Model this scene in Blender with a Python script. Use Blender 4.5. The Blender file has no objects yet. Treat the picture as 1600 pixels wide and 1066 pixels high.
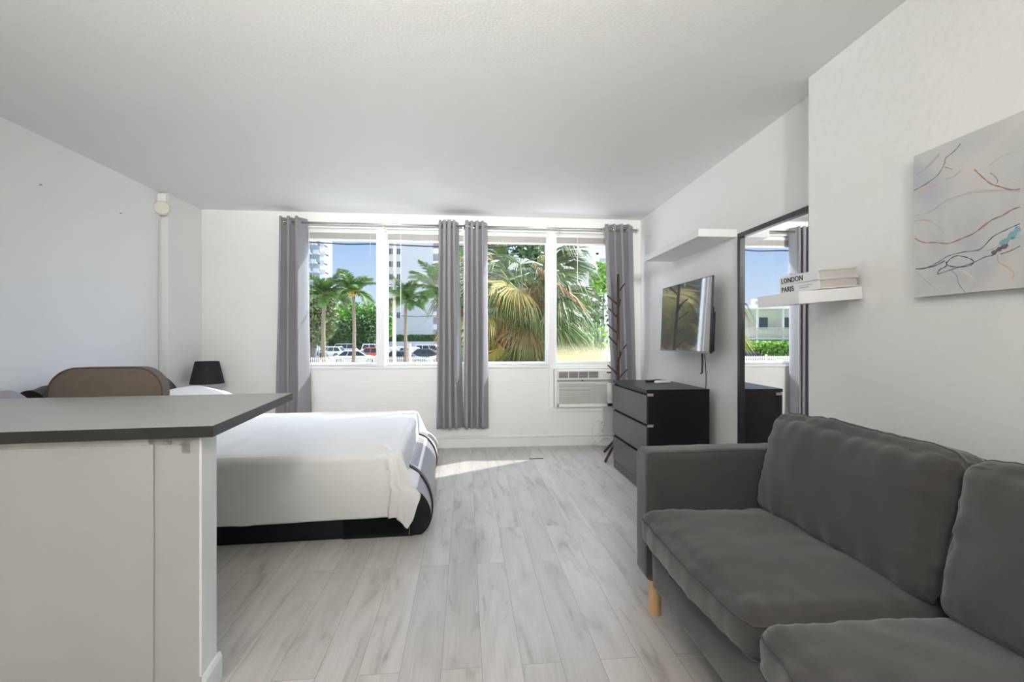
import bpy, bmesh, math, random
from mathutils import Vector, Matrix, noise
PI = math.pi
SC = bpy.context.scene
COL = SC.collection
# ---------------------------------------------------------------- camera
F = 741.0; HY = 528.0; HC = 1.16
YAW = math.atan(72/741.0)                 # turned right of the room's depth axis
cd = bpy.data.cameras.new('camera'); cam = bpy.data.objects.new('camera', cd); COL.objects.link(cam)
cd.sensor_width = 36; cd.lens = F/1600*36; cd.shift_y = -(533-HY)/1600; cd.clip_start = 0.02; cd.clip_end = 800
cam.location = (0, 0, HC); cam.rotation_euler = (PI/2, 0, -YAW); SC.camera = cam
# ---------------------------------------------------------------- sky and sun
w = bpy.data.worlds.new('sky'); SC.world = w; w.use_nodes = True
nt = w.node_tree; nt.nodes.clear()
tc = nt.nodes.new('ShaderNodeTexCoord'); sx = nt.nodes.new('ShaderNodeSeparateXYZ'); cr = nt.nodes.new('ShaderNodeValToRGB')
bg = nt.nodes.new('ShaderNodeBackground'); wo = nt.nodes.new('ShaderNodeOutputWorld')
nt.links.new(tc.outputs['Generated'], sx.inputs[0]); nt.links.new(sx.outputs['Z'], cr.inputs[0])
nrm_ = nt.nodes.new('ShaderNodeVectorMath'); nrm_.operation = 'NORMALIZE'; dt = nt.nodes.new('ShaderNodeVectorMath'); dt.operation = 'DOT_PRODUCT'
dt.inputs[1].default_value = (math.sin(math.radians(60))*.77, .5*.77, .64)      # the sky is brighter round the sun
gm = nt.nodes.new('ShaderNodeMapRange'); gm.interpolation_type = 'SMOOTHSTEP'; gm.inputs[1].default_value = .35; gm.inputs[2].default_value = 1.0; gm.inputs[3].default_value = .77; gm.inputs[4].default_value = 7.5
nt.links.new(tc.outputs['Generated'], nrm_.inputs[0]); nt.links.new(nrm_.outputs[0], dt.inputs[0]); nt.links.new(dt.outputs['Value'], gm.inputs[0]); nt.links.new(gm.outputs[0], bg.inputs[1])
nt.links.new(cr.outputs[0], bg.inputs[0]); nt.links.new(bg.outputs[0], wo.inputs[0])
el = cr.color_ramp.elements
el[0].position = 0.0; el[0].color = (0.68, 0.73, 0.82, 1)
el[1].position = 0.6; el[1].color = (0.68, 0.75, 0.88, 1)
e = el.new(0.08); e.color = (0.52, 0.63, 0.80, 1)
e = el.new(0.22); e.color = (0.285, 0.46, 0.76, 1)
SUN_AZ, SUN_EL = math.radians(60), math.radians(40)     # azimuth from +Y towards +X
sd = bpy.data.lights.new('sun', 'SUN'); sd.energy = 3.6; sd.angle = 0.0093; sd.color = (1, .965, .9)
so = bpy.data.objects.new('sun', sd); COL.objects.link(so)
sdir = Vector((math.sin(SUN_AZ)*math.cos(SUN_EL), math.cos(SUN_AZ)*math.cos(SUN_EL), math.sin(SUN_EL)))
so.rotation_euler = sdir.to_track_quat('Z', 'Y').to_euler(); so.location = (30, 20, 30)
FILL_UP_W = 60.0; UP_TILT = 50; FILL_SPOT_W = 15.5
SC.view_settings.view_transform = 'Standard'; SC.view_settings.look = 'None'
SC.view_settings.exposure = 0.75; SC.view_settings.gamma = 1.0; SC.view_settings.use_curve_mapping = False
try:
    SC.cycles.max_bounces = 10; SC.cycles.diffuse_bounces = 6; SC.cycles.transparent_max_bounces = 16
except Exception: pass

# ---------------------------------------------------------------- helpers
def at(px, py, D=None, X=None, Y=None, z=None):
    u = (px-800)/F; s, c = math.sin(YAW), math.cos(YAW)
    dx = s+u*c; dy = c-u*s; dz = -(py-HY)/F
    if X is not None: D = X/dx
    if Y is not None: D = Y/dy
    if z is not None: D = (z-HC)/dz
    return Vector((D*dx, D*dy, HC+D*dz))

def mat(name, col, rough=0.6, metal=0.0, bump=0.0, bscale=40, var=0.0, vscale=6, spec=0.5, emit=None, coat=0, detail=3, stretch=None, sheen=0, bdist=0.01):
    m = bpy.data.materials.new(name); m.use_nodes = True; t = m.node_tree; b = t.nodes['Principled BSDF']
    b.inputs['Base Color'].default_value = (*col, 1); b.inputs['Roughness'].default_value = rough
    b.inputs['Metallic'].default_value = metal; b.inputs['Specular IOR Level'].default_value = spec
    b.inputs['Coat Weight'].default_value = coat
    if sheen: b.inputs['Sheen Weight'].default_value = sheen
    src = None
    if bump or var:
        c = t.nodes.new('ShaderNodeTexCoord'); src = c.outputs['Object']
        if stretch:
            mp = t.nodes.new('ShaderNodeMapping'); mp.inputs['Scale'].default_value = stretch
            t.links.new(src, mp.inputs[0]); src = mp.outputs[0]
    if bump:
        n = t.nodes.new('ShaderNodeTexNoise'); n.inputs['Scale'].default_value = bscale; n.inputs['Detail'].default_value = detail
        bp = t.nodes.new('ShaderNodeBump'); bp.inputs['Strength'].default_value = bump; bp.inputs['Distance'].default_value = bdist
        t.links.new(src, n.inputs['Vector']); t.links.new(n.outputs[0], bp.inputs['Height']); t.links.new(bp.outputs[0], b.inputs['Normal'])
    if var:
        n2 = t.nodes.new('ShaderNodeTexNoise'); n2.inputs['Scale'].default_value = vscale; n2.inputs['Detail'].default_value = 4
        r = t.nodes.new('ShaderNodeValToRGB'); r.color_ramp.elements[0].position = .3; r.color_ramp.elements[1].position = .7
        r.color_ramp.elements[0].color = (*[max(0, x*(1-var)) for x in col], 1); r.color_ramp.elements[1].color = (*[min(1, x*(1+var)) for x in col], 1)
        t.links.new(src, n2.inputs['Vector']); t.links.new(n2.outputs[0], r.inputs[0]); t.links.new(r.outputs[0], b.inputs['Base Color'])
    if emit:
        b.inputs['Emission Color'].default_value = (*emit[0], 1); b.inputs['Emission Strength'].default_value = emit[1]
    return m

def tag(o, label, cat, group=None):
    o['label'] = label; o['category'] = cat
    if group: o['group'] = group
    return o
def thing(name, label, cat, loc=(0, 0, 0), rz=0, group=None):
    o = bpy.data.objects.new(name, None); COL.objects.link(o); o.empty_display_size = .1
    o.location = loc; o.rotation_euler = (0, 0, rz); return tag(o, label, cat, group)
def obj(name, bm, m, parent=None, smooth=False, kind=None):
    me = bpy.data.meshes.new(name)
    bmesh.ops.recalc_face_normals(bm, faces=bm.faces)
    bm.to_mesh(me); bm.free()
    for mm in (m if isinstance(m, (list, tuple)) else [m]): me.materials.append(mm)
    if smooth:
        for p in me.polygons: p.use_smooth = True
    o = bpy.data.objects.new(name, me); COL.objects.link(o)
    if parent: o.parent = parent
    if kind: o['kind'] = kind
    return o
def smooth_angle(o, deg=35):
    me = o.data
    for p in me.polygons: p.use_smooth = True
    b = bmesh.new(); b.from_mesh(me)
    for ed in b.edges:
        if len(ed.link_faces) == 2 and ed.calc_face_angle(0) > math.radians(deg): ed.smooth = False
    b.to_mesh(me); b.free(); return o
def copy_tree(o, parent=None):
    c = o.copy(); COL.objects.link(c)
    if parent: c.parent = parent
    for ch in list(o.children): copy_tree(ch, c)
    return c
def box(bm, x0, x1, y0, y1, z0, z1, bev=0, M=None, mi=0, seg=2):
    r = bmesh.ops.create_cube(bm, size=1)
    vs = r['verts']
    for v in vs: v.co = Vector(((x0+x1)/2+v.co.x*(x1-x0), (y0+y1)/2+v.co.y*(y1-y0), (z0+z1)/2+v.co.z*(z1-z0)))
    fs = set(f for v in vs for f in v.link_faces)
    if bev:
        es = list(set(e for v in vs for e in v.link_edges))
        r2 = bmesh.ops.bevel(bm, geom=es, offset=bev, segments=seg, profile=.7, affect='EDGES')
        vs = list(set(v for f in r2['faces'] for v in f.verts)); fs = set(f for v in vs for f in v.link_faces)
        vs = list(set(v for f in fs for v in f.verts))
    for f in fs: f.material_index = mi
    if M: bmesh.ops.transform(bm, matrix=M, verts=vs)
    return vs
def B(*a, **k):
    bm = bmesh.new(); box(bm, *a, **k); return bm
def tube(bm, pts, r, n=8, close=False, cap=True, mi=0):
    pts = [Vector(p) for p in pts]; N = len(pts)
    rr = r if isinstance(r, (list, tuple)) else [r]*N
    rings = []; up = None
    for i, p in enumerate(pts):
        if close: t = (pts[(i+1) % N]-pts[i-1])
        else: t = pts[min(i+1, N-1)]-pts[max(i-1, 0)]
        if t.length < 1e-9: t = Vector((0, 0, 1))
        t.normalize()
        if up is None:
            up = Vector((0, 0, 1)) if abs(t.z) < .9 else Vector((1, 0, 0))
        a = t.cross(up); 
        if a.length < 1e-6: a = t.cross(Vector((0, 1, 0)))
        a.normalize(); b_ = a.cross(t).normalized(); up = b_
        rings.append([bm.verts.new(p+rr[i]*(math.cos(2*PI*k/n)*a+math.sin(2*PI*k/n)*b_)) for k in range(n)])
    for i in range(N if close else N-1):
        A, C = rings[i], rings[(i+1) % N]
        for k in range(n):
            f = bm.faces.new((A[k], A[(k+1) % n], C[(k+1) % n], C[k])); f.material_index = mi
    if cap and not close:
        bm.faces.new(rings[0][::-1]); bm.faces.new(rings[-1])
    return bm
def T(pts, r, n=8, **k): return tube(bmesh.new(), pts, r, n, **k)
def lathe(bm, prof, n=24, c=(0, 0, 0), cap=True):
    rings = []
    for (r, z) in prof:
        rings.append([bm.verts.new((c[0]+r*math.cos(2*PI*k/n), c[1]+r*math.sin(2*PI*k/n), c[2]+z)) for k in range(n)])
    for A, C in zip(rings, rings[1:]):
        for k in range(n): bm.faces.new((A[k], A[(k+1) % n], C[(k+1) % n], C[k]))
    if cap: bm.faces.new(rings[0][::-1]); bm.faces.new(rings[-1])
    return bm
def prism(bm, poly, y0, y1, axis='Y', mi=0):
    def mk(p, y):
        return (p[0], y, p[1]) if axis == 'Y' else ((y, p[0], p[1]) if axis == 'X' else (p[0], p[1], y))
    a = [bm.verts.new(mk(p, y0)) for p in poly]; b = [bm.verts.new(mk(p, y1)) for p in poly]
    n = len(poly)
    fs = [bm.faces.new(a), bm.faces.new(b[::-1])]
    for i in range(n): fs.append(bm.faces.new((a[i], b[i], b[(i+1) % n], a[(i+1) % n])))
    for f in fs: f.material_index = mi
    return bm
def fn(p, s=1.0): return noise.noise(Vector(p)*s)

def softfn(dx, dy, dz, r, puff=(0, 0, 0), wr=0.0, seed=0):
    h = Vector((dx/2, dy/2, dz/2)); r = min(r, *h)
    def f(c):
        q = Vector(c)
        for i in range(3): q[i] = math.copysign(math.sin(abs(q[i])*PI/2)*.35+abs(q[i])*.65, q[i])
        p = Vector([q[i]*h[i] for i in range(3)])
        inner = Vector([max(-h[i]+r, min(h[i]-r, p[i])) for i in range(3)])
        d = p-inner
        if d.length > 1e-9 and max(abs(c[i]) for i in range(3)) > .999: p = inner+d.normalized()*r
        a = [abs(q[i]) for i in range(3)]
        for i in range(3):
            j, k = (i+1) % 3, (i+2) % 3
            p[i] += q[i]*puff[i]*max(0, 1-a[j]**3)*max(0, 1-a[k]**3)
        if wr:
            nrm = Vector([q[i]**5 for i in range(3)]).normalized()
            o = sorted([(h[i]*(1-a[i]), i) for i in range(3)]); dist = o[1][0]      # metres to the nearest rim of this face
            along = 3-o[0][1]-o[1][1]                                                # axis that runs along that rim
            g = p[along]
            pk = math.exp(-(dist/.07)**1.5)*(1-math.exp(-dist/.010))
            s = fn((g*17+seed, o[1][1]*5, seed))+.45*fn((g*38, seed, o[1][1]*3))-.35
            p += nrm*(wr*.85*pk*s+wr*.55*fn((p.x*4.5+seed*3, p.y*4.5, p.z*5))+wr*.25*fn((p.x*11+seed, p.y*11, p.z*11)))
        return p
    return f
def soft(dx, dy, dz, r, n=14, puff=(0, 0, 0), wr=0.0, seed=0):
    """rounded pillow block centred on the origin; faces bulge by puff; puckers run in from the seams"""
    bm = bmesh.new(); bmesh.ops.create_cube(bm, size=2); bmesh.ops.subdivide_edges(bm, edges=bm.edges[:], cuts=n, use_grid_fill=True)
    f = softfn(dx, dy, dz, r, puff, wr, seed)
    for v in bm.verts: v.co = f(v.co)
    return bm
def seam(f, ax, sgn, level, r=.0032, n=60):
    """piping that runs round the block on the faces beside face (ax, sgn), at the given height towards it"""
    j, k = [i for i in range(3) if i != ax]; pts = []
    for (u0, v0, u1, v1) in ((-1, -1, 1, -1), (1, -1, 1, 1), (1, 1, -1, 1), (-1, 1, -1, -1)):
        for i in range(n):
            c = [0, 0, 0]; c[ax] = sgn*level; c[j] = u0+(u1-u0)*i/n; c[k] = v0+(v1-v0)*i/n; pts.append(f(c))
    # drop nearly coincident points
    q = [pts[0]]
    for p in pts[1:]:
        if (p-q[-1]).length > .004: q.append(p)
    return T(q, r, 6, close=True)

# ---------------------------------------------------------------- materials
M_wall = mat('white_wall_paint', (.82, .82, .81), .55, bump=.12, bscale=60, bdist=.004)
M_stucco = mat('white_textured_wall_paint', (.82, .82, .805), .5, bump=.55, bscale=16, detail=5, bdist=.008)
M_ceil = mat('white_ceiling_paint', (.84, .84, .83), .7, bump=.14, bscale=80, detail=4, bdist=.006)
M_trim = mat('white_gloss_trim', (.80, .81, .80), .35)
M_frame = mat('white_window_frame', (.80, .81, .83), .35)
M_white = mat('white_plastic', (.82, .82, .80), .4)
M_cream = mat('cream_plastic', (.74, .71, .62), .5)
M_shelf = mat('white_lacquer', (.76, .76, .75), .35)
M_black = mat('black_plastic', (.012, .012, .014), .4)
M_chrome = mat('brushed_nickel', (.75, .74, .66), .25, metal=1)
M_steel = mat('zinc_steel', (.42, .42, .40), .4, metal=.8)
M_dresser = mat('black_brown_veneer', (.007, .0065, .007), .35, bump=.05, bscale=80, stretch=(1, 6, 1), spec=.3)
M_dfront = mat('black_brown_drawer_front', (.028, .026, .027), .3, coat=.25)
M_sofa = mat('charcoal_cotton_fabric', (.052, .0495, .0485), .9, bump=.25, bscale=420, var=.06, vscale=9, spec=.2, sheen=.32, bdist=.002)
M_pipe = mat('charcoal_piping', (.07, .068, .068), .9, spec=.2)
M_birch = mat('pale_birch_wood', (.62, .40, .20), .5, bump=.05, var=.12, vscale=5, stretch=(8, 8, 1))
M_sheet = mat('white_cotton_sheet', (.80, .80, .79), .85, bump=.12, bscale=9, spec=.2, bdist=.01)
M_matt = mat('white_mattress_ticking', (.75, .75, .74), .9)
M_leather = mat('black_faux_leather', (.007, .007, .008), .4, bump=.12, bscale=160, bdist=.002, spec=.35)
M_lgrey = mat('grey_leather_and_painted_sheen', (.30, .30, .32), .35, bump=.1, bscale=160, bdist=.002)  # grey headboard side; on the footboard it stands for window sheen
M_lwhite = mat('white_faux_leather', (.75, .75, .77), .35)
M_counter = mat('grey_laminate', (.33, .335, .32), .35, var=.03, vscale=3)
M_cedge = mat('dark_laminate_edge', (.022, .0215, .021), .4)
M_pony = mat('shade_toned_panel_paint', (.44, .445, .44), .5, var=.025, vscale=3, bump=.08, bscale=25)  # white half wall toned grey to carry the shade on its front
M_taupe = mat('taupe_woven_upholstery', (.15, .122, .098), .9, bump=.3, bscale=350, var=.05, vscale=30, bdist=.002)
M_shade = mat('black_linen_shade', (.018, .016, .018), .8, bump=.2, bscale=300)
M_coat = mat('dark_reddish_wood', (.05, .022, .022), .4)
M_paper = mat('book_pages', (.55, .52, .49), .9, bump=.5, bscale=12, stretch=(1, 1, 60))
M_cover = mat('white_book_cover', (.74, .74, .75), .45)
M_ink = mat('black_print', (.02, .02, .022), .6)
M_slotg = mat('grey_louvre', (.36, .35, .34), .5)
M_slotd = mat('dark_recess', (.05, .048, .045), .6)

def curtain_mat():
    m = bpy.data.materials.new('grey_blackout_curtain'); m.use_nodes = True; t = m.node_tree; b = t.nodes['Principled BSDF']
    b.inputs['Base Color'].default_value = (.28, .275, .295, 1); b.inputs['Roughness'].default_value = .75; b.inputs['Sheen Weight'].default_value = .3
    tr = t.nodes.new('ShaderNodeBsdfTranslucent'); tr.inputs[0].default_value = (.62, .62, .67, 1)
    mx = t.nodes.new('ShaderNodeMixShader'); mx.inputs[0].default_value = .10
    t.links.new(b.outputs[0], mx.inputs[1]); t.links.new(tr.outputs[0], mx.inputs[2]); t.links.new(mx.outputs[0], t.nodes['Material Output'].inputs[0]); return m
M_curt = curtain_mat()

def glass_mat(name='clear_window_glass', dirt=False):
    m = bpy.data.materials.new(name); m.use_nodes = True; t = m.node_tree; t.nodes.remove(t.nodes['Principled BSDF'])
    tr = t.nodes.new('ShaderNodeBsdfTransparent'); tr.inputs[0].default_value = (.97, .98, .98, 1)
    gl = t.nodes.new('ShaderNodeBsdfGlossy'); gl.inputs['Roughness'].default_value = .02
    mx = t.nodes.new('ShaderNodeMixShader'); mx.inputs[0].default_value = .022
    t.links.new(tr.outputs[0], mx.inputs[1]); t.links.new(gl.outputs[0], mx.inputs[2]); last = mx.outputs[0]
    if dirt:
        c = t.nodes.new('ShaderNodeTexCoord'); s = t.nodes.new('ShaderNodeSeparateXYZ'); mr = t.nodes.new('ShaderNodeMapRange')
        mr.inputs[1].default_value = 1.12; mr.inputs[2].default_value = .9; mr.inputs[3].default_value = 0; mr.inputs[4].default_value = .6
        mr.interpolation_type = 'SMOOTHSTEP'
        d = t.nodes.new('ShaderNodeBsdfTranslucent'); d.inputs[0].default_value = (.50, .43, .27, 1)
        m2 = t.nodes.new('ShaderNodeMixShader')
        t.links.new(c.outputs['Object'], s.inputs[0]); t.links.new(s.outputs['Z'], mr.inputs[0]); t.links.new(mr.outputs[0], m2.inputs[0])
        t.links.new(last, m2.inputs[1]); t.links.new(d.outputs[0], m2.inputs[2]); last = m2.outputs[0]
    t.links.new(last, t.nodes['Material Output'].inputs[0]); return m
M_glass = glass_mat(); M_glassd = glass_mat('dusty_window_glass', True)
M_mirror = mat('mirror_glass', (.93, .94, .94), 0.0, metal=1)

def floor_mat():
    m = bpy.data.materials.new('grey_wood_plank_floor'); m.use_nodes = True; t = m.node_tree; b = t.nodes['Principled BSDF']; L = t.links
    c = t.nodes.new('ShaderNodeTexCoord'); mp = t.nodes.new('ShaderNodeMapping'); mp.inputs['Rotation'].default_value = (0, 0, PI/2)
    mp.inputs['Location'].default_value = (0, .086, 0)
    L.new(c.outputs['Object'], mp.inputs[0])
    br = t.nodes.new('ShaderNodeTexBrick'); br.offset = .37; br.offset_frequency = 2
    br.inputs['Scale'].default_value = 1; br.inputs['Brick Width'].default_value = 1.22; br.inputs['Row Height'].default_value = .142
    br.inputs['Mortar Size'].default_value = .0011; br.inputs['Mortar Smooth'].default_value = .2; br.inputs['Bias'].default_value = 0
    br.inputs['Color1'].default_value = (0, 0, 0, 1); br.inputs['Color2'].default_value = (1, 1, 1, 1); br.inputs['Mortar'].default_value = (.5, .5, .5, 1)
    L.new(mp.outputs[0], br.inputs['Vector'])
    # grain, shifted per plank
    ad = t.nodes.new('ShaderNodeVectorMath'); ad.operation = 'MULTIPLY_ADD'; ad.inputs[1].default_value = (7, 3, 0)
    L.new(br.outputs['Color'], ad.inputs[0]); L.new(mp.outputs[0], ad.inputs[2])
    def nz(sc, scale, det, dist=0):
        q = t.nodes.new('ShaderNodeMapping'); q.inputs['Scale'].default_value = sc; L.new(ad.outputs[0], q.inputs[0])
        n = t.nodes.new('ShaderNodeTexNoise'); n.inputs['Scale'].default_value = scale; n.inputs['Detail'].default_value = det; n.inputs['Distortion'].default_value = dist
        L.new(q.outputs[0], n.inputs['Vector']); return n.outputs[0]
    g1 = nz((1.3, 8, 1), 1.3, 5, 1.2); g2 = nz((2, 60, 1), 2.5, 4); g3 = nz((1.1, 5, 1), 2.2, 2, 1.5)
    r1 = t.nodes.new('ShaderNodeValToRGB'); e = r1.color_ramp.elements
    e[0].position = .26; e[0].color = (.34, .32, .30, 1); e[1].position = .62; e[1].color = (.56, .55, .54, 1)
    k = e.new(.42); k.color = (.50, .49, .475, 1)
    L.new(g1, r1.inputs[0])
    def mixc(kind, fac, a, b_):
        n = t.nodes.new('ShaderNodeMix'); n.data_type = 'RGBA'; n.blend_type = kind
        if isinstance(fac, float): n.inputs[0].default_value = fac
        else: L.new(fac, n.inputs[0])
        if isinstance(a, tuple): n.inputs[6].default_value = a
        else: L.new(a, n.inputs[6])
        if isinstance(b_, tuple): n.inputs[7].default_value = b_
        else: L.new(b_, n.inputs[7])
        return n.outputs[2]
    r2 = t.nodes.new('ShaderNodeValToRGB'); r2.color_ramp.elements[0].color = (.90, .90, .90, 1); r2.color_ramp.elements[1].color = (1.0, 1.0, 1.0, 1)
    r2.color_ramp.elements[0].position = .3; r2.color_ramp.elements[1].position = .7
    L.new(g2, r2.inputs[0])
    r3 = t.nodes.new('ShaderNodeValToRGB'); r3.color_ramp.elements[0].color = (.70, .66, .62, 1); r3.color_ramp.elements[1].color = (1, 1, 1, 1)
    r3.color_ramp.elements[0].position = .22; r3.color_ramp.elements[1].position = .38; L.new(g3, r3.inputs[0])
    r4 = t.nodes.new('ShaderNodeValToRGB'); r4.color_ramp.elements[0].color = (.90, .90, .90, 1); r4.color_ramp.elements[1].color = (1.05, 1.05, 1.05, 1); L.new(br.outputs['Color'], r4.inputs[0])
    x = mixc('MULTIPLY', 1.0, r1.outputs[0], r2.outputs[0]); x = mixc('MULTIPLY', 1.0, x, r3.outputs[0]); x = mixc('MULTIPLY', 1.0, x, r4.outputs[0])
    x = mixc('MULTIPLY', 1.0, x, (1.03, 1.0, .965, 1)); x = mixc('MIX', br.outputs['Fac'], x, (.27, .26, .25, 1))
    L.new(x, b.inputs['Base Color']); b.inputs['Roughness'].default_value = .36; b.inputs['Specular IOR Level'].default_value = .45
    bp = t.nodes.new('ShaderNodeBump'); bp.inputs['Strength'].default_value = .12; bp.inputs['Distance'].default_value = .002; L.new(g2, bp.inputs['Height']); L.new(bp.outputs[0], b.inputs['Normal'])
    return m
M_floor = floor_mat()

# =================================================================== ROOM
YB = 5.04; ZC = 2.45; XL = -2.70; YF = -3.6
def xr(y): return 1.815+(y-2.2)*.033          # the far right wall runs very slightly outwards
bm = B(-3.6, 3.2, YF-.1, YB+.12, -.12, 0); obj('floor', bm, M_floor, kind='structure')
bm = B(-3.6, 3.2, YF-.1, YB+.12, ZC, ZC+.15); obj('ceiling', bm, M_ceil, kind='structure')
bm = bmesh.new(); box(bm, XL-.15, XL, YF, YB+.12, 0, ZC)
box(bm, XL, XL+.06, 4.5, YB, 0, ZC, bev=.008)
obj('wall_left', bm, M_wall, kind='structure')
bm = bmesh.new()
prism(bm, [(xr(2.2), 2.2), (xr(5.16), 5.16), (2.3, 5.16), (2.3, 2.2)], 0, ZC, 'Z')
obj('wall_right', bm, M_wall, kind='structure')
bm = bmesh.new(); prism(bm, [(1.693-5.8*.033, YF), (1.693, 2.2), (2.3, 2.2), (2.3, YF)], 0, ZC, 'Z')
obj('wall_right_projecting', bm, M_stucco, kind='structure')
obj('wall_behind', B(-3.6, 3.2, YF-.1, YF, 0, ZC), mat('bounce_cutting_grey', (.30, .30, .30), .6), kind='structure')  # unseen wall, coloured dark to cut light bouncing onto camera-facing fronts
def panel_mat():
    m = mat('white_board_lined_wall', (.80, .80, .79), .55); t = m.node_tree; b = t.nodes['Principled BSDF']
    c = t.nodes.new('ShaderNodeTexCoord'); wv = t.nodes.new('ShaderNodeTexWave'); wv.bands_direction = 'Z'; wv.inputs['Scale'].default_value = 4.2
    wv.inputs['Distortion'].default_value = .35; wv.wave_profile = 'SIN'
    r = t.nodes.new('ShaderNodeValToRGB'); r.color_ramp.elements[0].position = 0; r.color_ramp.elements[1].position = .05
    bp = t.nodes.new('ShaderNodeBump'); bp.inputs['Strength'].default_value = .25; bp.inputs['Distance'].default_value = .002
    t.links.new(c.outputs['Object'], wv.inputs['Vector']); t.links.new(wv.outputs['Fac'], r.inputs[0]); t.links.new(r.outputs[0], bp.inputs['Height']); t.links.new(bp.outputs[0], b.inputs['Normal'])
    return m
M_board = panel_mat()
WX = [-1.69, -.874, .034, .919, 1.80]; WZ0, WZ1 = .862, 2.31
AX0, AX1, AZ0, AZ1 = .935, 1.575, .415, .825      # air conditioner opening
bm = bmesh.new()
box(bm, XL-.15, WX[0], YB, YB+.12, 0, ZC)
box(bm, WX[0], AX0, YB, YB+.12, 0, WZ0)
box(bm, AX0, AX1, YB, YB+.12, 0, AZ0); box(bm, AX0, AX1, YB, YB+.12, AZ1, WZ0)
box(bm, AX1, 1.95, YB, YB+.12, 0, WZ0)
box(bm, 1.82, 1.95, YB, YB+.12, WZ0, WZ1)
box(bm, WX[0], 1.95, YB, YB+.12, WZ1, ZC)
obj('wall_back', bm, M_board, kind='structure')
# baseboard: flat board with a rounded ledge
bm = bmesh.new(); prism(bm, [(YB, 0), (YB, .125), (YB-.012, .125), (YB-.03, .112), (YB-.03, .104), (YB-.016, .094), (YB-.016, 0)], XL+.06, 1.895, 'X')
obj('baseboard_back', bm, M_trim, kind='structure')
bm = B(XL, XL+.014, YF, 4.5, 0, .11, bev=.003); obj('baseboard_left', bm, M_trim, kind='structure')
bm = bmesh.new(); prism(bm, [(xr(2.2), 2.2), (xr(5.0), 5.0), (xr(5.0)-.013, 5.0), (xr(2.2)-.013, 2.2)], 0, .11, 'Z'); obj('baseboard_right', bm, M_trim, kind='structure')
# windows
for i in range(4):
    x0, x1 = WX[i]+(.0 if i == 0 else .04), WX[i+1]-.04 if i < 3 else 1.82
    bm = bmesh.new(); y0, y1 = YB+.0, YB+.10
    fw = .03
    box(bm, x0-(.0 if i == 0 else .04), x0+fw*.6, y0+.02, y1, WZ0, WZ1, bev=.003)
    box(bm, x1-fw*.6, x1+(.04 if i < 3 else 0), y0+.02, y1, WZ0, WZ1, bev=.003)
    box(bm, x0, x1, y0+.03, y1, WZ0, WZ0+.025, bev=.003)
    box(bm, x0, x1, y0+.03, y1, WZ1-.03, WZ1, bev=.003)
    box(bm, x0+.012, x1-.012, y0+.05, y1-.02, WZ0+.02, WZ0+.04, bev=.002)
    wo_ = obj('window_%d' % (i+1), bm, M_frame, kind='structure')
    g = obj('glass_pane', B(x0+.01, x1-.01, YB+.066, YB+.07, WZ0+.02, WZ1-.02), M_glassd if i == 3 else M_glass, wo_)
for k, i in enumerate((1, 2, 3)):
    obj('trim_%d' % (k+1), B(WX[i]-.036, WX[i]+.036, YB-.012, YB+.03, WZ0, WZ1-.01, bev=.006), M_frame, kind='structure')
obj('trim_4', B(WX[0]-.02, 1.845, YB-.022, YB+.045, WZ0-.022, WZ0, bev=.005), M_trim, kind='structure')
obj('trim_5', B(WX[0]-.02, 1.845, YB-.012, YB+.03, WZ1-.02, WZ1+.02, bev=.004), M_trim, kind='structure')

# blinds, drawn up
wn = ['leftmost', 'second from the left', 'third from the left', 'rightmost']
for i in range(4):
    x0, x1 = WX[i]+.055, (WX[i+1]-.055 if i < 3 else 1.80)
    t_ = thing('venetian_blind', 'white venetian blind drawn up at the top of the %s window pane' % wn[i], 'window blind', ((x0+x1)/2, YB+.03, 2.12), group='venetian blinds drawn up at the window heads')
    hw = (x1-x0)/2
    obj('headrail', B(-hw, hw, -.018, .018, .125, .155, bev=.003), M_white, t_)
    bm = bmesh.new()
    for k in range(9): box(bm, -hw+.006, hw-.006, -.0125, .0125, .068+k*.0062, .0722+k*.0062)
    obj('slat_stack', bm, mat('blind_slats', (.58, .56, .53), .5) if i == 0 else bpy.data.materials['blind_slats'], t_)
    obj('bottom_rail', B(-hw+.004, hw-.004, -.014, .014, .045, .064, bev=.003), M_white, t_)
    obj('tilt_wand', T([(-hw+.03+.11*(i == 1)+.2*(i == 3), -.02, .13), (-hw+.03+.11*(i == 1)+.2*(i == 3), -.022, -.75+.4*(i == 3))], .004, 6), M_white, t_)
    obj('lift_cord', T([(hw-.06, -.019, .13), (hw-.06, -.021, -.05), (hw-.062, -.02, -.10)], .0016, 5), M_white, t_)

# curtain rods
for (a, b_, lab) in ((-1.81, .02, 'brushed nickel curtain rod over the two left window panes'), (.03, 1.83, 'brushed nickel curtain rod over the two right window panes')):
    r = thing('curtain_rod', lab, 'curtain rod', ((a+b_)/2, 4.93, 2.315), group='curtain rods')
    h = (b_-a)/2
    obj('rod', T([(-h, 0, 0), (h, 0, 0)], .0105, 12), M_chrome, r, smooth=True)
    for s in (-1, 1):
        bm = bmesh.new(); bmesh.ops.create_uvsphere(bm, u_segments=12, v_segments=8, radius=.016)
        bmesh.ops.translate(bm, verts=bm.verts, vec=(s*h, 0, 0)); obj('finial', bm, M_chrome, r, smooth=True)
    for xx in ((-h+.05), h-.12 if a > 0 else h-.05, .06):
        bm = bmesh.new(); box(bm, xx-.005, xx+.005, -.012, .105, -.022, -.010); box(bm, xx-.012, xx+.012, .092, .098, -.05, .03)
        obj('wall_bracket', bm, M_chrome, r)

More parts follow.
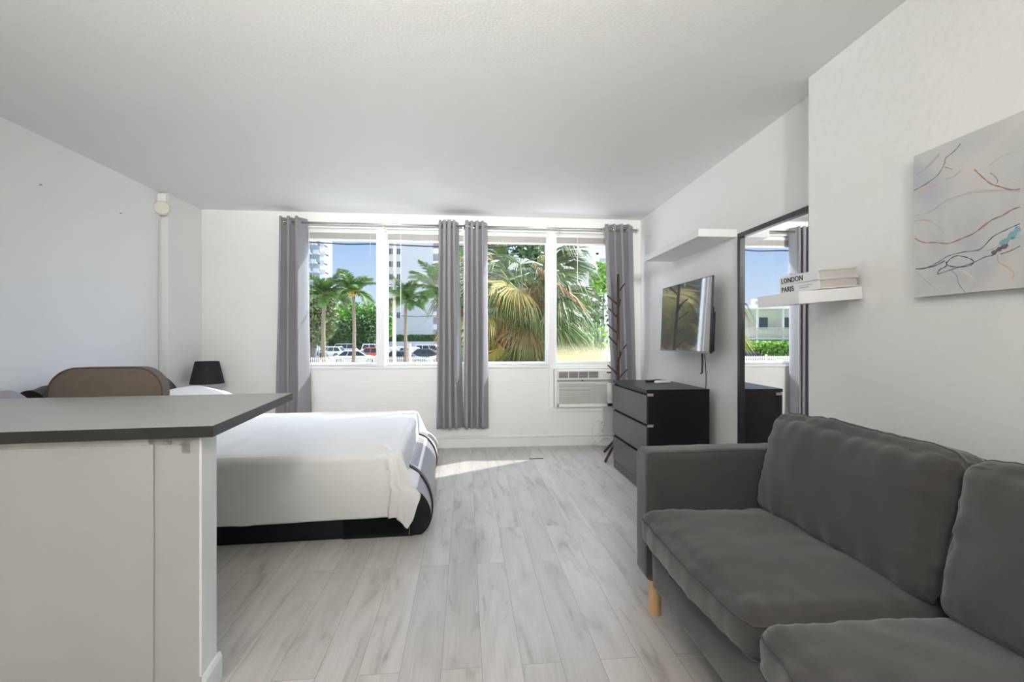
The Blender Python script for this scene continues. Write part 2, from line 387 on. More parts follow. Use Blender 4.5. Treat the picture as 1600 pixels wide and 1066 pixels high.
def curtain(label, top, bot, np_, amp, seed, zt=2.365, zb=.225, Y=4.93, fw_=2.4):
    t_ = thing('curtain', label, 'curtain', ((top[0]+top[1])/2, Y, 0), group='grey grommet curtains')
    ox = (top[0]+top[1])/2; nx = int(np_*16); ni = int(np_)+1; nz = 40; rnd = random.Random(seed)
    ph = [rnd.uniform(-.35, .35) for _ in range(ni+2)]; am = [rnd.uniform(.7, 1.15) for _ in range(ni+2)]
    bm = bmesh.new(); G = []
    for j in range(nz+1):
        v = j/nz; z = zt+(zb-zt)*v; row = []
        x0 = top[0]+(bot[0]-top[0])*v**1.2; x1 = top[1]+(bot[1]-top[1])*v**1.2
        for i in range(nx+1):
            q = i/nx*np_; c = int(q); f = q-c
            A = am[c]*(1-f)+am[c+1]*f
            Pp = (ph[c]*(1-f)+ph[c+1]*f)*v*2.0
            th = 2*PI*q+Pp
            wf = amp*A*(1-.15*v)
            y = wf*math.sin(th)*(1.0+.12*math.sin(3*th)) + .012*v*math.sin(1.7*q+seed)
            q0 = np_-.45; fx = (min(q, q0)+max(0, q-q0)*fw_)/(q0+.45*fw_)
            x = x0+(x1-x0)*fx+(wf if q < q0 else wf*(1-(q-q0)/.45))*.34*math.sin(2*th)+ .006*v*fn((q*2, v*3, seed))
            zz = z+(.004*math.cos(th) if j == 0 else 0)
            row.append(bm.verts.new((x-ox, -y, zz)))
        G.append(row)
    for j in range(nz):
        for i in range(nx): bm.faces.new((G[j][i], G[j][i+1], G[j+1][i+1], G[j+1][i]))
    o = obj('drape', bm, M_curt, t_, smooth=True)
    md = o.modifiers.new('thickness', 'SOLIDIFY'); md.thickness = .0035
    w_ = (top[1]-top[0])/np_
    for c in range(int(np_*2)):
        q = c/2+.0 if c else .06
        xx = top[0]+q*(top[1]-top[0])/(np_-.45+.45*fw_)-ox
        # tangent of the cloth where it crosses the rod
        sl = math.atan2(amp*2*PI/w_*(1 if c % 2 == 0 else -1)*-1, 1+amp*.34*4*PI/w_)
        bm = bmesh.new(); R = Matrix.Rotation(sl, 4, 'Z')
        pts = [R @ Vector((.023*math.cos(a*PI/10), 0, .023*math.sin(a*PI/10))) for a in range(20)]
        tube(bm, pts, .0052, 8, close=True)
        bmesh.ops.translate(bm, verts=bm.verts, vec=(xx, 0, 2.315))
        obj('grommet', bm, M_chrome, t_, smooth=True)
    return t_
curtain('grey grommet curtain at the left end of the window, behind the bed', (-1.845, -1.60), (-1.89, -1.555), 2.72, .072, 3, fw_=2.0)
curtain('left one of the two grey curtains hanging together at the middle of the window', (-.275, -.075), (-.305, -.02), 3.72, .060, 5)
curtain('right one of the two grey curtains hanging together at the middle of the window', (-.005, .225), (-.005, .235), 3.72, .060, 8)
curtain('grey grommet curtain at the right end of the window, behind the dresser', (1.47, 1.80), (1.585, 1.845), 3.72, .060, 13)

# siren / detector high on the corner pilaster and its cable
t_ = thing('smoke_alarm', 'round cream alarm high in the left corner beside the pilaster', 'smoke alarm', (-2.655, 4.44, 2.33))
t_.rotation_euler = (0, 0, math.radians(22))
obj('mounting_box', B(-.038, .03, .012, .062, -.085, .10, bev=.012), M_white, t_, smooth=False)
bm = lathe(bmesh.new(), [(.060, 0), (.064, .012), (.055, .03), (.03, .036), (.002, .037)], 28)
bmesh.ops.rotate(bm, verts=bm.verts, matrix=Matrix.Rotation(PI/2, 3, 'X')); bmesh.ops.translate(bm, verts=bm.verts, vec=(.0, .014, -.03))
smooth_angle(obj('alarm_cover', bm, M_cream, t_))
bm = lathe(bmesh.new(), [(.005, 0), (.005, .004), (.001, .0045)], 10)
bmesh.ops.rotate(bm, verts=bm.verts, matrix=Matrix.Rotation(PI/2, 3, 'X')); bmesh.ops.translate(bm, verts=bm.verts, vec=(.025, -.014, .0))
obj('indicator', bm, M_black, t_)
o = obj('alarm_cable', T([(-2.692, 4.46, 2.20), (-2.694, 4.46, 1.6), (-2.693, 4.46, .9), (-2.694, 4.46, .12)], .005, 6), mat('cable_paint', (.60, .60, .59), .5)); tag(o, 'thin painted cable running down the left wall below the alarm', 'cable')
for p, l in (((XL, 3.295, 2.133), 'small nail high on the left wall nearer the counter'), ((XL, 4.00, 2.135), 'small nail high on the left wall nearer the corner')):
    bm = T([(0, 0, 0), (.014, 0, .002)], .0035, 8); o = obj('nail', bm, M_steel); o.location = p; tag(o, l, 'nail')

# an unseen uplighter added behind the camera, filling the room off the ceiling
M_bulb = mat('fill_bulb', (.9, .9, .88), .5, emit=((1, .975, .945), 8.0))
for k, (x, y, lab) in enumerate(((-.36, -2.3, 'unseen uplighter added behind the camera for ceiling fill'),)):
    t_ = thing('added_fill_uplighter', lab, 'added fill light', (x, y, 0))
    obj('base', lathe(bmesh.new(), [(.14, 0), (.14, .02), (.02, .035)], 28), M_steel, t_)
    obj('pole', T([(0, 0, .03), (0, 0, 1.37)], .012, 10), M_steel, t_)
    hd_ = bpy.data.objects.new('fill_head', None); COL.objects.link(hd_); hd_.parent = t_; hd_.location = (0, 0, 1.43); hd_.rotation_euler = (math.radians(-UP_TILT), 0, 0)
    obj('lamp_shade', lathe(bmesh.new(), [(.03, -.07), (.12, -.03), (.24, .05), (.25, .055), (.235, .05), (.11, -.02), (.02, -.05)], 32, cap=False), M_steel, hd_, smooth=True)
    bm = bmesh.new(); bmesh.ops.create_uvsphere(bm, u_segments=14, v_segments=10, radius=.03); obj('bulb', bm, M_bulb, hd_, smooth=True)
    ld = bpy.data.lights.new('fill_up_light', 'AREA'); ld.shape = 'DISK'; ld.size = .42; ld.energy = FILL_UP_W; ld.color = (1, .96, .91); ld.spread = math.radians(75)
    lo = bpy.data.objects.new('fill_up_light', ld); COL.objects.link(lo); lo.parent = hd_; lo.location = (0, 0, .058); lo.rotation_euler = (PI, 0, 0)

for sx__, sd__ in ((-.36, 'left'), (.34, 'right')):  # pair of unseen spotlights added to fill the window end
    t_ = thing('added_fill_spotlight', 'unseen fill spotlight added behind the camera, %s one, aimed at the window end' % sd__, 'ceiling lamp', (sx__, -1.6, ZC))
    obj('canopy', lathe(bmesh.new(), [(.05, 0), (.05, -.02), (.015, -.025)], 24), M_white, t_)
    obj('stem', T([(0, 0, -.02), (0, 0, -.14)], .008, 8), M_white, t_)
    hd_ = bpy.data.objects.new('fill_head', None); COL.objects.link(hd_); hd_.parent = t_; hd_.location = (0, 0, -.22); hd_.rotation_euler = (math.radians(-84), 0, 0)
    obj('lamp_shade', lathe(bmesh.new(), [(.05, -.10), (.10, -.04), (.14, .06), (.13, .06), (.09, -.03), (.04, -.09)], 28, cap=False), M_white, hd_, smooth=True)
    ld = bpy.data.lights.new('fill_spot_light', 'AREA'); ld.shape = 'DISK'; ld.size = .25; ld.energy = FILL_SPOT_W; ld.color = (1, .965, .92); ld.spread = math.radians(66)
    lo = bpy.data.objects.new('fill_spot_light', ld); COL.objects.link(lo); lo.parent = hd_; lo.location = (0, 0, .065); lo.rotation_euler = (PI, 0, 0)

# =================================================================== AIR CONDITIONER
t_ = thing('air_conditioner', 'white through-wall air conditioner under the right window pane', 'air conditioner', ((AX0+AX1)/2, YB, AZ0))
wd, ht = AX1-AX0, AZ1-AZ0
bm = bmesh.new(); box(bm, -wd/2+.004, wd/2-.004, -.06, .35, .004, ht-.004, bev=.008)
obj('casing', bm, M_white, t_)
bm = bmesh.new()
f0, f1 = -.085, -.06
gx0, gx1 = -wd/2+.045, -wd/2+.475
box(bm, -wd/2+.03, wd/2-.006, f0, f1, .30, .315, bev=.002)          # bars of the front panel
box(bm, -wd/2+.03, wd/2-.006, f0, f1, .383, ht-.006, bev=.003)
box(bm, -wd/2+.03, gx0, f0, f1, .315, .383); box(bm, gx1, wd/2-.006, f0, f1, .315, .383)
box(bm, -wd/2+.03, gx0, f0, f1, .01, .272); box(bm, wd/2-.065, wd/2-.006, f0, f1, .01, .272)
box(bm, -wd/2+.03, wd/2-.006, f0, f1, .006, .045, bev=.003); box(bm, -wd/2+.03, wd/2-.006, f0, f1, .262, .276, bev=.002)
obj('front_panel', bm, M_white, t_)
obj('side_flange', B(-wd/2+.006, -wd/2+.028, -.07, -.055, .0, ht-.006, bev=.002), M_white, t_)
obj('accent_strip', B(-wd/2+.032, wd/2-.008, f0+.004, f1, .278, .299), mat('grey_accent', (.30, .31, .30), .4), t_)
bg_ = obj('badge_ring', lathe(bmesh.new(), [(.0085, 0), (.0085, .003), (.001, .003)], 20, c=(0, 0, 0)), M_black, t_)
bg_.rotation_euler = (PI/2, 0, 0); bg_.location = (-.02, f0+.004, .2885)
bm = bmesh.new(); box(bm, gx0, gx1, -.062, -.058, .315, .383); obj('outlet_recess', bm, M_slotd, t_)
bm = bmesh.new()
for k in range(4): box(bm, gx0, gx1, -.082, -.064, .323+k*.016, .327+k*.016, M=None)
for k in range(1, 4): box(bm, gx0+(gx1-gx0)*k/4-.0025, gx0+(gx1-gx0)*k/4+.0025, -.084, -.064, .315, .383)
obj('outlet_louvre', bm, M_white, t_)
obj('intake_recess', B(gx0, wd/2-.065, -.062, -.058, .045, .262), M_slotg, t_)
bm = bmesh.new()
for k in range(16): box(bm, gx0, wd/2-.064, -.083, -.066, .052+k*.0134, .0585+k*.0134)
obj('intake_grille', bm, M_white, t_)
obj('display', B(wd/2-.075, wd/2-.025, f0-.0015, f0+.001, .366, .380), M_black, t_)
bm = bmesh.new()
for r in range(2):
    for k in range(4): box(bm, wd/2-.115+k*.024, wd/2-.102+k*.024, f0-.0012, f0+.001, .352-.022*r-.008, .352-.022*r-.003)
obj('control_marks', bm, M_slotg, t_)
bm = lathe(bmesh.new(), [(.0095, 0), (.0095, .004), (.001, .004)], 18); o = obj('energy_mark', bm, M_black, t_); o.rotation_euler = (PI/2, 0, 0); o.location = (wd/2-.03, f0-.001, .025)
# wooden surround
bm = bmesh.new()
box(bm, AX0-.05, AX1+.045, YB-.028, YB, AZ1, AZ1+.045, bev=.004); box(bm, AX0-.05, AX1+.045, YB-.022, YB, AZ0-.05, AZ0, bev=.004)
box(bm, AX0-.05, AX0, YB-.022, YB, AZ0, AZ1, bev=.004); box(bm, AX1, AX1+.045, YB-.022, YB, AZ0, AZ1, bev=.004)
obj('trim_6', bm, M_trim, kind='structure')
# socket, plug and the coiled cord
t_ = thing('wall_outlet', 'cream double socket low on the back wall left of the dresser', 'outlet', (1.475, YB, .20))
obj('cover_plate', B(-.036, .036, -.006, 0, -.057, .057, bev=.002), M_cream, t_)
for s in (-.025, .025): obj('socket', B(-.014, .014, -.0075, -.006, s-.013, s+.013, bev=.002), M_slotg, t_)
t_ = thing('appliance_cord', 'white air conditioner cord looping to the floor beside the dresser', 'cord', (1.45, 4.98, 0))
pts = []
cp = [(.02, .03, .41), (.02, .0, .33), (.01, -.02, .22), (-.07, -.03, .09), (-.13, -.04, .04), (-.15, -.03, .09), (-.12, -.02, .055), (-.03, -.04, .015), (.05, -.05, .02), (.09, -.06, .055), (.06, -.05, .10), (.0, -.03, .08), (-.05, -.02, .04), (-.09, -.01, .10), (-.10, -.01, .19), (-.05, -.0, .27), (.01, 0, .26), (.03, .015, .215)]
def spline(cp, n=8, close=False):
    out = []; m = len(cp); cp = [Vector(c) for c in cp]
    for i in range(m-1 if not close else m):
        p0, p1, p2, p3 = (cp[(i-1) % m] if (i or close) else cp[0]), cp[i], cp[(i+1) % m], (cp[(i+2) % m] if (i+2 < m or close) else cp[-1])
        for k in range(n):
            t = k/n; out.append(.5*((2*p1)+(p2-p0)*t+(2*p0-5*p1+4*p2-p3)*t*t+(3*p1-p0-3*p2+p3)*t**3))
    if not close: out.append(cp[-1])
    return out
obj('cable', T(spline(cp), .0055, 6), M_white, t_, smooth=True)
obj('plug', B(.012, .048, .02, .045, .16, .235, bev=.006), M_white, t_)
o = obj('floor_slot', B(.60, .74, 4.495, 4.507, 0, .004), M_black); tag(o, 'thin dark metal strip lying on the floor under the window', 'floor strip')

# =================================================================== BED
BT = math.radians(2.1)
bed = thing('bed', 'low double bed with curved black leather frame behind the counter', 'bed', (-.205, 2.825, 0), BT)
prof = [(-.50, .0), (-.11, .0), (-.055, .012), (-.02, .045), (-.003, .09), (0, .13), (-.008, .17), (-.03, .215), (-.065, .255), (-.11, .285), (-.17, .30), (-.24, .30), (-.24, .26), (-.30, .2), (-.5, .18)]
def dense(prof, n=4): return [(p.x, p.y) for p in spline([(a, b, 0) for a, b in prof], n)]
arc = dense(prof[1:12], 4)
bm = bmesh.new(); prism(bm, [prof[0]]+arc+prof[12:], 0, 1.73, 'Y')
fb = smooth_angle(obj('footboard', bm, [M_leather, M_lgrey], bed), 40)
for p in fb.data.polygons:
    if abs(p.normal.y) < .5 and p.center.x > -.3 and p.normal.z > -.4: p.material_index = 1  # outer curve coloured grey for the window sheen on black leather
def band(name, y_top, y_bot, wdt, m, off=.004, skew=1.0):
    bm = bmesh.new(); N = len(arc); ra = []
    for i in range(N):
        f = i/(N-1)
        p = Vector((arc[i][0], arc[i][1])); q = Vector(arc[min(i+1, N-1)])-Vector(arc[max(i-1, 0)]); nrm = Vector((q.y, -q.x)).normalized()
        yc = y_bot+(y_top-y_bot)*f**skew
        a, c = p+nrm*off, p-nrm*.003
        ra.append([bm.verts.new((v.x, y, v.y)) for v, y in ((a, yc-wdt/2), (a, yc+wdt/2), (c, yc+wdt/2), (c, yc-wdt/2))])
    for A, C in zip(ra, ra[1:]):
        for k in range(4): bm.faces.new((A[k], A[(k+1) % 4], C[(k+1) % 4], C[k]))
    bm.faces.new(ra[0]); bm.faces.new(ra[-1][::-1])
    return smooth_angle(obj(name, bm, m, bed))
band('painted_sheen_panel', 1.02, .56, .88, M_lgrey, .003, 1.6)['label'] = 'grey sheen painted across the black leather footboard'  # painted sheen, the leather itself is black
band('white_stripe', 1.62, 1.30, .085, M_lwhite, .006, 1.6)
band('dark_piping', 1.53, 1.18, .035, M_leather, .010, 1.6)
band('dark_piping', .50, .03, .05, M_leather, .010, 1.6)
bm = bmesh.new(); box(bm, -2.28, -.12, 0, .07, .0, .20, bev=.02); box(bm, -2.28, -.12, 1.66, 1.73, 0, .20, bev=.02); box(bm, -2.28, -.2, .07, 1.66, .03, .18)
obj('side_rail', bm, M_leather, bed)
obj('zip_seam', T([(-.125, -.002, .01), (-.125, -.002, .085)], .002, 5), M_steel, bed)
hp = [(-2.26, .05), (-2.20, .3), (-2.20, .5), (-2.22, .68), (-2.27, .80), (-2.33, .855), (-2.39, .86), (-2.43, .82), (-2.44, .7), (-2.42, .3), (-2.42, .05)]
def loft_y(prof, ys, scale_at, m, name):
    bm = bmesh.new(); rings = []
    zc = .45; xc = -2.32
    for y in ys:
        s = scale_at(y); rings.append([bm.verts.new((xc+(p[0]-xc)*min(1, s*1.1), y, max(.04, zc+(p[1]-zc)*s if p[1] > zc else p[1]))) for p in prof])
    n = len(prof)
    for A, C in zip(rings, rings[1:]):
        for k in range(n): bm.faces.new((A[k], A[(k+1) % n], C[(k+1) % n], C[k]))
    bm.faces.new(rings[0]); bm.faces.new(rings[-1][::-1])
    return smooth_angle(obj(name, bm, m, bed), 50)
hd = dense(hp, 3)
def sc1(y): 
    d = max(0, min(1, (1.80-y)/.30)); return .25+.75*math.sqrt(max(0, 1-(1-d)**2)) if d < 1 else 1
loft_y(hd, [.34+k*.06 for k in range(19)]+[1.48+.02*k for k in range(17)], lambda y: min(sc1(y), 1 if y > .4 else .96), M_leather, 'headboard')
def sc2(y):
    d = max(0, min(1, (.30-y)/.10)); return .45+.55*math.sqrt(max(0, 1-(1-d)**2))
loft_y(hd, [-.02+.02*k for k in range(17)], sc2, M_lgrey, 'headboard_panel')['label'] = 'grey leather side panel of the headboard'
o = obj('mattress', soft(1.96, 1.54, .27, .06, n=10), M_matt, bed, smooth=True); o.location = (-1.25, .865, .335)

# bed sheet: one big cloth over the mattress, hanging at the near side and the foot
def sheet():
    bm = bmesh.new(); lx0, ly0, zt = -.222, .030, .492
    S = [-1.95+1.72*k/62 for k in range(62)]+[-.23+(.23+.245)*k/54 for k in range(55)]
    Tt = [-1.90+.34*k/16 for k in range(16)]+[-1.56+1.31*k/44 for k in range(44)]+[-.25+(.25+.395)*k/62 for k in range(63)]
    G = []; R = .045
    def drop(q):                       # arc length beyond the edge -> (out, down) with a rounded shoulder
        if q <= 0: return q, 0.0
        a = q/R
        if a < PI/2: return R*math.sin(a), R*(1-math.cos(a))
        return R+(q-R*PI/2)*.03, R+(q-R*PI/2)
    YW = 1.60                                   # far edge of the mattress in local y
    for s in S:
        row = []
        for t in Tt:
            sg = -1 if t > -YW/2 else 1         # which long side this vertex is nearer to
            b_ = t if sg < 0 else -t-(YW-ly0)   # overhang beyond that side (positive outside)
            ye = ly0 if sg < 0 else YW
            if s > 0 and b_ > 0:
                r = math.hypot(s, b_); phi = math.atan2(b_, s); o_, d = drop(r); g = min(1, r/.35)
                fold = .024*math.sin(phi*7-.4)*g
                x = lx0+(o_+fold+.05*g)*math.cos(phi); y = ye+sg*(o_*math.sin(phi)+max(0, fold)*.6+.016*g+.006); z = zt-d*.985
                x += math.cos(phi)**1.5*min(.05, max(0, d-.03)*.2)
            elif s > 0:
                o_, d = drop(s); x = lx0+o_; y = ly0-t; z = zt-d
                rip = math.sin(t*34+2*fn((t*3, 1, 2)))+.6*math.sin(t*61+1)
                x += .010+.008*rip*min(1, d/.10)
                x += .03*min(1, s/.25)*math.exp(t*12)
            elif b_ > 0:
                o_, d = drop(b_); x = lx0+s; y = ye+sg*o_; z = zt-d*.985
                y += sg*(.016*math.exp(-((s+.012)/.014)**2)-.006*math.exp(-((s+.05)/.02)**2))*min(1, d/.06)
                rp = .5+.5*math.sin(s*7+1)+.3*math.sin(s*19+fn((s*2, 0, 0))*3)
                y += sg*(.007*max(0, rp)*min(1, d/.2)+.012*min(1, b_/.35)*math.exp(s*10))
                y += sg*.014*math.exp(-((x+.62+(.49-z)*1.1)/.05)**2)*min(1, d/.1)       # slanting pull crease
                z += .010*math.sin(s*2.2)*(d/.4)
            else:
                x = lx0+s-.055*math.exp(-math.hypot(s, t)*9)*0; y = ly0-t; z = zt
                for (a, bb, c_, w_) in ((.42, .98, .014, .016), (.42, .90, .011, .014), (.36, 1.10, .007, .02)):
                    z += c_*math.exp(-((y-bb-(x+.9)*a)/w_)**2)*math.exp(-((x+.95)/.40)**2)
                z += .004*fn((x*3, y*3, 0))+.005*fn((x*9, y*5, 1))
                z += .004*math.sin(x*5+y*38)*math.exp(-((y-.2)/.1)**2)*max(0, -x-1.0)
                dd = math.hypot(s, t)
                if dd < .45: z -= .012*(math.sin(math.atan2(-t+.001, -s+.001)*15)+1)*math.exp(-dd*6)
                z -= .010*max(0, 1+s/.06)**2+.008*max(0, 1+t/.05)**2+.03*max(0, 1+b_/.12)**2*(sg > 0)
            if s > -.06 and z < .40:            # rest on the rounded footboard instead of sinking into it
                pz = [(.315, -.20), (.30, -.165), (.285, -.105), (.255, -.06), (.215, -.024), (.17, -.002), (.13, .006), (.0, -.03)]
                lim = -.22
                for (za, xa), (zb_, xb) in zip(pz, pz[1:]):
                    if zb_ <= z <= za: lim = xb+(xa-xb)*(z-zb_)/(za-zb_)
                wgt = max(0, min(1, (y+.05)/.05)); x = max(x, (lim+.006)*wgt+(1-wgt)*min(lim, x))
            row.append(bm.verts.new((x, y, z)))
        G.append(row)
    for i in range(len(S)-1):
        for j in range(len(Tt)-1): bm.faces.new((G[i][j], G[i+1][j], G[i+1][j+1], G[i][j+1]))
    return bm
o = obj('bed_sheet', sheet(), M_sheet, None, smooth=True); o.location = bed.location; o.rotation_euler = (0, 0, BT)
md = o.modifiers.new('thickness', 'SOLIDIFY'); md.thickness = .004
tag(o, 'plain white sheet draped over the bed and hanging to the frame', 'bed sheet')
for (ly, l, zz) in ((1.32, 'white pillow on the window side of the bed head', .61), (.52, 'white pillow at the bed head behind the chair', .57)):
    o = obj('pillow', soft(.44, .68, .20, .10, n=10, puff=(0, 0, .03), wr=.006, seed=ly), M_sheet, None, smooth=True)
    o.location = Matrix.Rotation(BT, 4, 'Z') @ Vector((-1.93, ly, zz))+Vector(bed.location); o.rotation_euler = (0, math.radians(14), BT)
    tag(o, l, 'pillow', 'white bed pillows')

# nightstand and lamp on the window side
t_ = thing('nightstand', 'small white nightstand between the bed and the window corner', 'nightstand', (-2.42, 4.80, 0))
obj('body', B(-.2, .2, -.14, .17, .06, .47, bev=.004), M_white, t_); obj('top', B(-.21, .21, -.15, .18, .47, .49, bev=.003), M_white, t_)
obj('drawer', B(-.18, .18, -.155, -.141, .26, .45, bev=.003), M_white, t_)
for sx_ in (-.17, .17):
    for sy_ in (-.11, .14): obj('leg', T([(sx_, sy_, 0), (sx_, sy_, .07)], .014, 8), M_white, t_)
t_ = thing('table_lamp', 'small table lamp with tapered black shade beside the bed head', 'lamp', (-2.455, 4.78, .49))
obj('base', lathe(bmesh.new(), [(.055, 0), (.055, .01), (.03, .02), (.008, .03)], 20), M_chrome, t_, smooth=True)
obj('stem', T([(0, 0, .02), (0, 0, .27)], .006, 8), M_chrome, t_)
bm = bmesh.new(); lathe(bm, [(.145, .235), (.100, .445), (.098, .445), (.143, .235)], 32, cap=False); smooth_angle(obj('lamp_shade', bm, M_shade, t_))
bm = bmesh.new(); tube(bm, [(-.1, 0, .43), (.1, 0, .43)], .002, 5); tube(bm, [(0, -.1, .43), (0, .1, .43)], .002, 5); tube(bm, [(0, 0, .27), (0, 0, .43)], .004, 5)
obj('shade_spider', bm, M_chrome, t_)
obj('switch', B(.012, .022, -.006, .006, .15, .17, bev=.002), M_white, t_)

# =================================================================== COUNTER
CR = math.radians(4.8)
ctr = thing('breakfast_bar', 'breakfast counter with grey top on a white half wall at the left', 'counter', (-.785, 1.56, 0), CR)
# local x runs left (negative), y into the room
obj('countertop', B(-1.80, 0, 0, .895, .852, .886, bev=.0012), M_counter, ctr)
ed = bmesh.new(); box(ed, -1.80, .0012, -.0015, .0, .851, .8855); box(ed, 0, .0015, -.0015, .8965, .851, .8855); box(ed, -1.80, .0015, .895, .8965, .851, .8855)
obj('edge_band', ed, M_cedge, ctr)['label'] = 'dark edge strip of the countertop'
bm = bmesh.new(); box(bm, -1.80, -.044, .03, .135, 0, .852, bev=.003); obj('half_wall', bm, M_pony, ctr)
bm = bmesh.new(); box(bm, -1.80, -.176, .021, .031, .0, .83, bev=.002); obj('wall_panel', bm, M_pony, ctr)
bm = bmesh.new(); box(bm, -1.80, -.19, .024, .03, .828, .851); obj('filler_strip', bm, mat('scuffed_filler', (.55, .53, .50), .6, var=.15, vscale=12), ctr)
bm = bmesh.new(); prism(bm, [(-.044, 0), (-.044, .09), (-.036, .09), (-.030, .075), (-.030, 0)], .03, .15, 'Y')
obj('end_baseboard', bm, M_trim, ctr)
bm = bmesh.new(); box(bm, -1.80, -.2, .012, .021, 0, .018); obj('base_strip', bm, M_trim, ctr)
for (x, z, h) in ((-.150, .838, .022), (-.098, .815, .030)):
    bm = bmesh.new(); box(bm, x, x+.021, .025, .0285, z-h/2, z+h/2); box(bm, x, x+.021, .005, .0285, z+h/2-.003, z+h/2)
    tube(bm, [(x+.010, .0255, z-.003), (x+.010, .023, z-.003)], .004, 8); obj('angle_bracket', bm, M_steel, ctr)
obj('lit_end_face', B(-.050, -.0425, .028, .137, .09, .851, bev=.002), M_trim, ctr)['label'] = 'end of the half wall coloured lighter as its lit side'  # thin white cap added so the window-facing end looks lit
# =================================================================== CHAIR
ch = thing('upholstered_chair', 'taupe upholstered chair with rounded back standing behind the counter', 'chair', (-1.765, 2.36, 0), math.radians(6))
bm = bmesh.new()
def rrect(w_, z0, z1, r, n=10):
    pts = [(-w_/2, z0), (w_/2, z0)]
    for k in range(n+1): a = k/n*PI/2; pts.append((w_/2-r+r*math.cos(a), z1-r+r*math.sin(a)))
    for k in range(n+1): a = PI/2+k/n*PI/2; pts.append((-w_/2+r+r*math.cos(a), z1-r+r*math.sin(a)))
    return pts
def pad(bm, pts, y0, y1, bev):
    v0 = len(bm.verts); prism(bm, pts, y0, y1, 'Y'); bm.verts.ensure_lookup_table()
    es = [e for e in bm.edges if all(v.index >= v0 or True for v in e.verts) and abs(e.verts[0].co.y-e.verts[1].co.y) < 1e-6]
    bmesh.ops.bevel(bm, geom=es, offset=bev, segments=3, profile=.6, affect='EDGES')
pad(bm, rrect(.50, .62, 1.012, .125), .20, .275, .012)
for v in bm.verts: v.co.y += .35*(v.co.x**2)*-1*.6
smooth_angle(obj('backrest', bm, M_taupe, ch), 50)
bm = bmesh.new(); pts = [(p[0]*1.0, .20-.21*(p[0]**2)-.001, p[1]) for p in rrect(.496, .62, 1.010, .123)]
obj('back_piping', T(pts, .004, 6, close=True), mat('taupe_piping', (.09, .07, .055), .9), ch)
o = obj('seat', soft(.54, .50, .11, .04, n=8, puff=(0, 0, .012)), M_taupe, ch, smooth=True); o.location = (0, -.02, .56)
for s in (-1, 1):
    obj('back_post', T([(s*.16, .235, .5), (s*.16, .235, .66)], .014, 8), M_black, ch)
    for y in (-.23, .20): obj('leg', T([(s*.22, y, .52), (s*.25, y*1.1, 0)], [.018, .011], 10), M_black, ch)

# =================================================================== DRESSER
dr = thing('dresser', 'black brown three drawer dresser against the right wall', 'dresser', (1.315, 3.354, 0))
W_, L_, H_ = .48, .80, .78
bm = bmesh.new(); box(bm, .012, W_, 0, .018, 0, .755, bev=.001); box(bm, .012, W_, L_-.018, L_, 0, .755, bev=.001)
box(bm, .012, W_, .018, L_-.018, .05, .07); box(bm, W_-.01, W_, .018, L_-.018, .05, .755); box(bm, .03, .04, .018, L_-.018, 0, .07)
box(bm, .035, .06, .018, L_-.018, .70, .755)
obj('carcass', bm, M_dresser, dr)
obj('top', B(0, W_, -.002, L_+.002, .755, H_, bev=.0015), M_dresser, dr)
hz = [(.075, .285), (.302, .512), (.529, .739)]
for k, (z0, z1) in enumerate(hz):
    bm = bmesh.new()
    box(bm, 0, .018, .003, L_-.003, z0, z1-.006, bev=.0012)
    dw = obj('drawer', bm, M_dfront, dr)
    bm = bmesh.new(); prism(bm, [(.0, z1-.006), (.030, z1-.006), (.030, z1+.012), (.024, z1+.012), (.024, z1), (.0, z1)], .003, L_-.003, 'Y')
    obj('grip_rail', bm, M_dresser, dw)
    bm = bmesh.new(); box(bm, .004, .05, -.0015, .0, z1-.007, z1+.012); obj('grip_notch', bm, mat('pale_notch', (.28, .27, .26), .4) if k == 0 else bpy.data.materials['pale_notch'], dw)
obj('plinth', B(.006, .02, .004, L_-.004, .0, .068), M_dfront, dr)
# items on the dresser
t_ = thing('remote_control', 'slim black remote control lying at the back of the dresser', 'remote control', (1.62, 3.98, H_), math.radians(-60))
obj('body', B(-.022, .022, -.08, .08, 0, .016, bev=.005), M_black, t_)
bm = bmesh.new()
for r in range(6):
    for c in range(3): box(bm, -.015+c*.011, -.008+c*.011, -.06+r*.018, -.05+r*.018, .0155, .0175)
obj('buttons', bm, M_slotg, t_)
t_ = thing('game_controller', 'small white rounded handset lying beside the black remote', 'remote control', (1.64, 3.83, H_), math.radians(-75))
obj('body', soft(.045, .15, .024, .012, n=6), M_white, t_, smooth=True).location = (0, 0, .012)
obj('button_pad', B(-.012, .012, -.02, .03, .0235, .025), M_slotg, t_)

# =================================================================== COAT RACK
cx, cy = 1.475, 4.50
t_ = thing('coat_rack', 'dark wooden tree coat rack with slanting pegs behind the dresser', 'coat rack', (cx, cy, 0))
obj('pole', T([(0, 0, .12), (0, 0, 1.78)], [.017, .014], 10), M_coat, t_, smooth=True)
rk = random.Random(2)
pegs = [(1.62, .6, 1), (1.50, 2.9, 1), (1.37, 3.4, 1), (1.22, 2.8, 1), (1.10, 3.4, 1), (1.02, .3, 1), (.82, 3.2, 1), (.78, .2, 1), (1.45, 4.6, 1), (.95, 4.7, 1)]
for z, a, _ in pegs: obj('peg', T([(0, 0, z-.02), (.105*math.cos(a), .105*math.sin(a), z+.075)], [.009, .0075], 8), M_coat, t_, smooth=True)
for a, fl_ in ((2.03, .19), (3.97, .28), (5.3, .22), (.5, .22)):
    obj('foot', T([(0, 0, .20), (fl_*math.cos(a), fl_*math.sin(a), .012)], [.014, .012], 8), M_coat, t_, smooth=True)

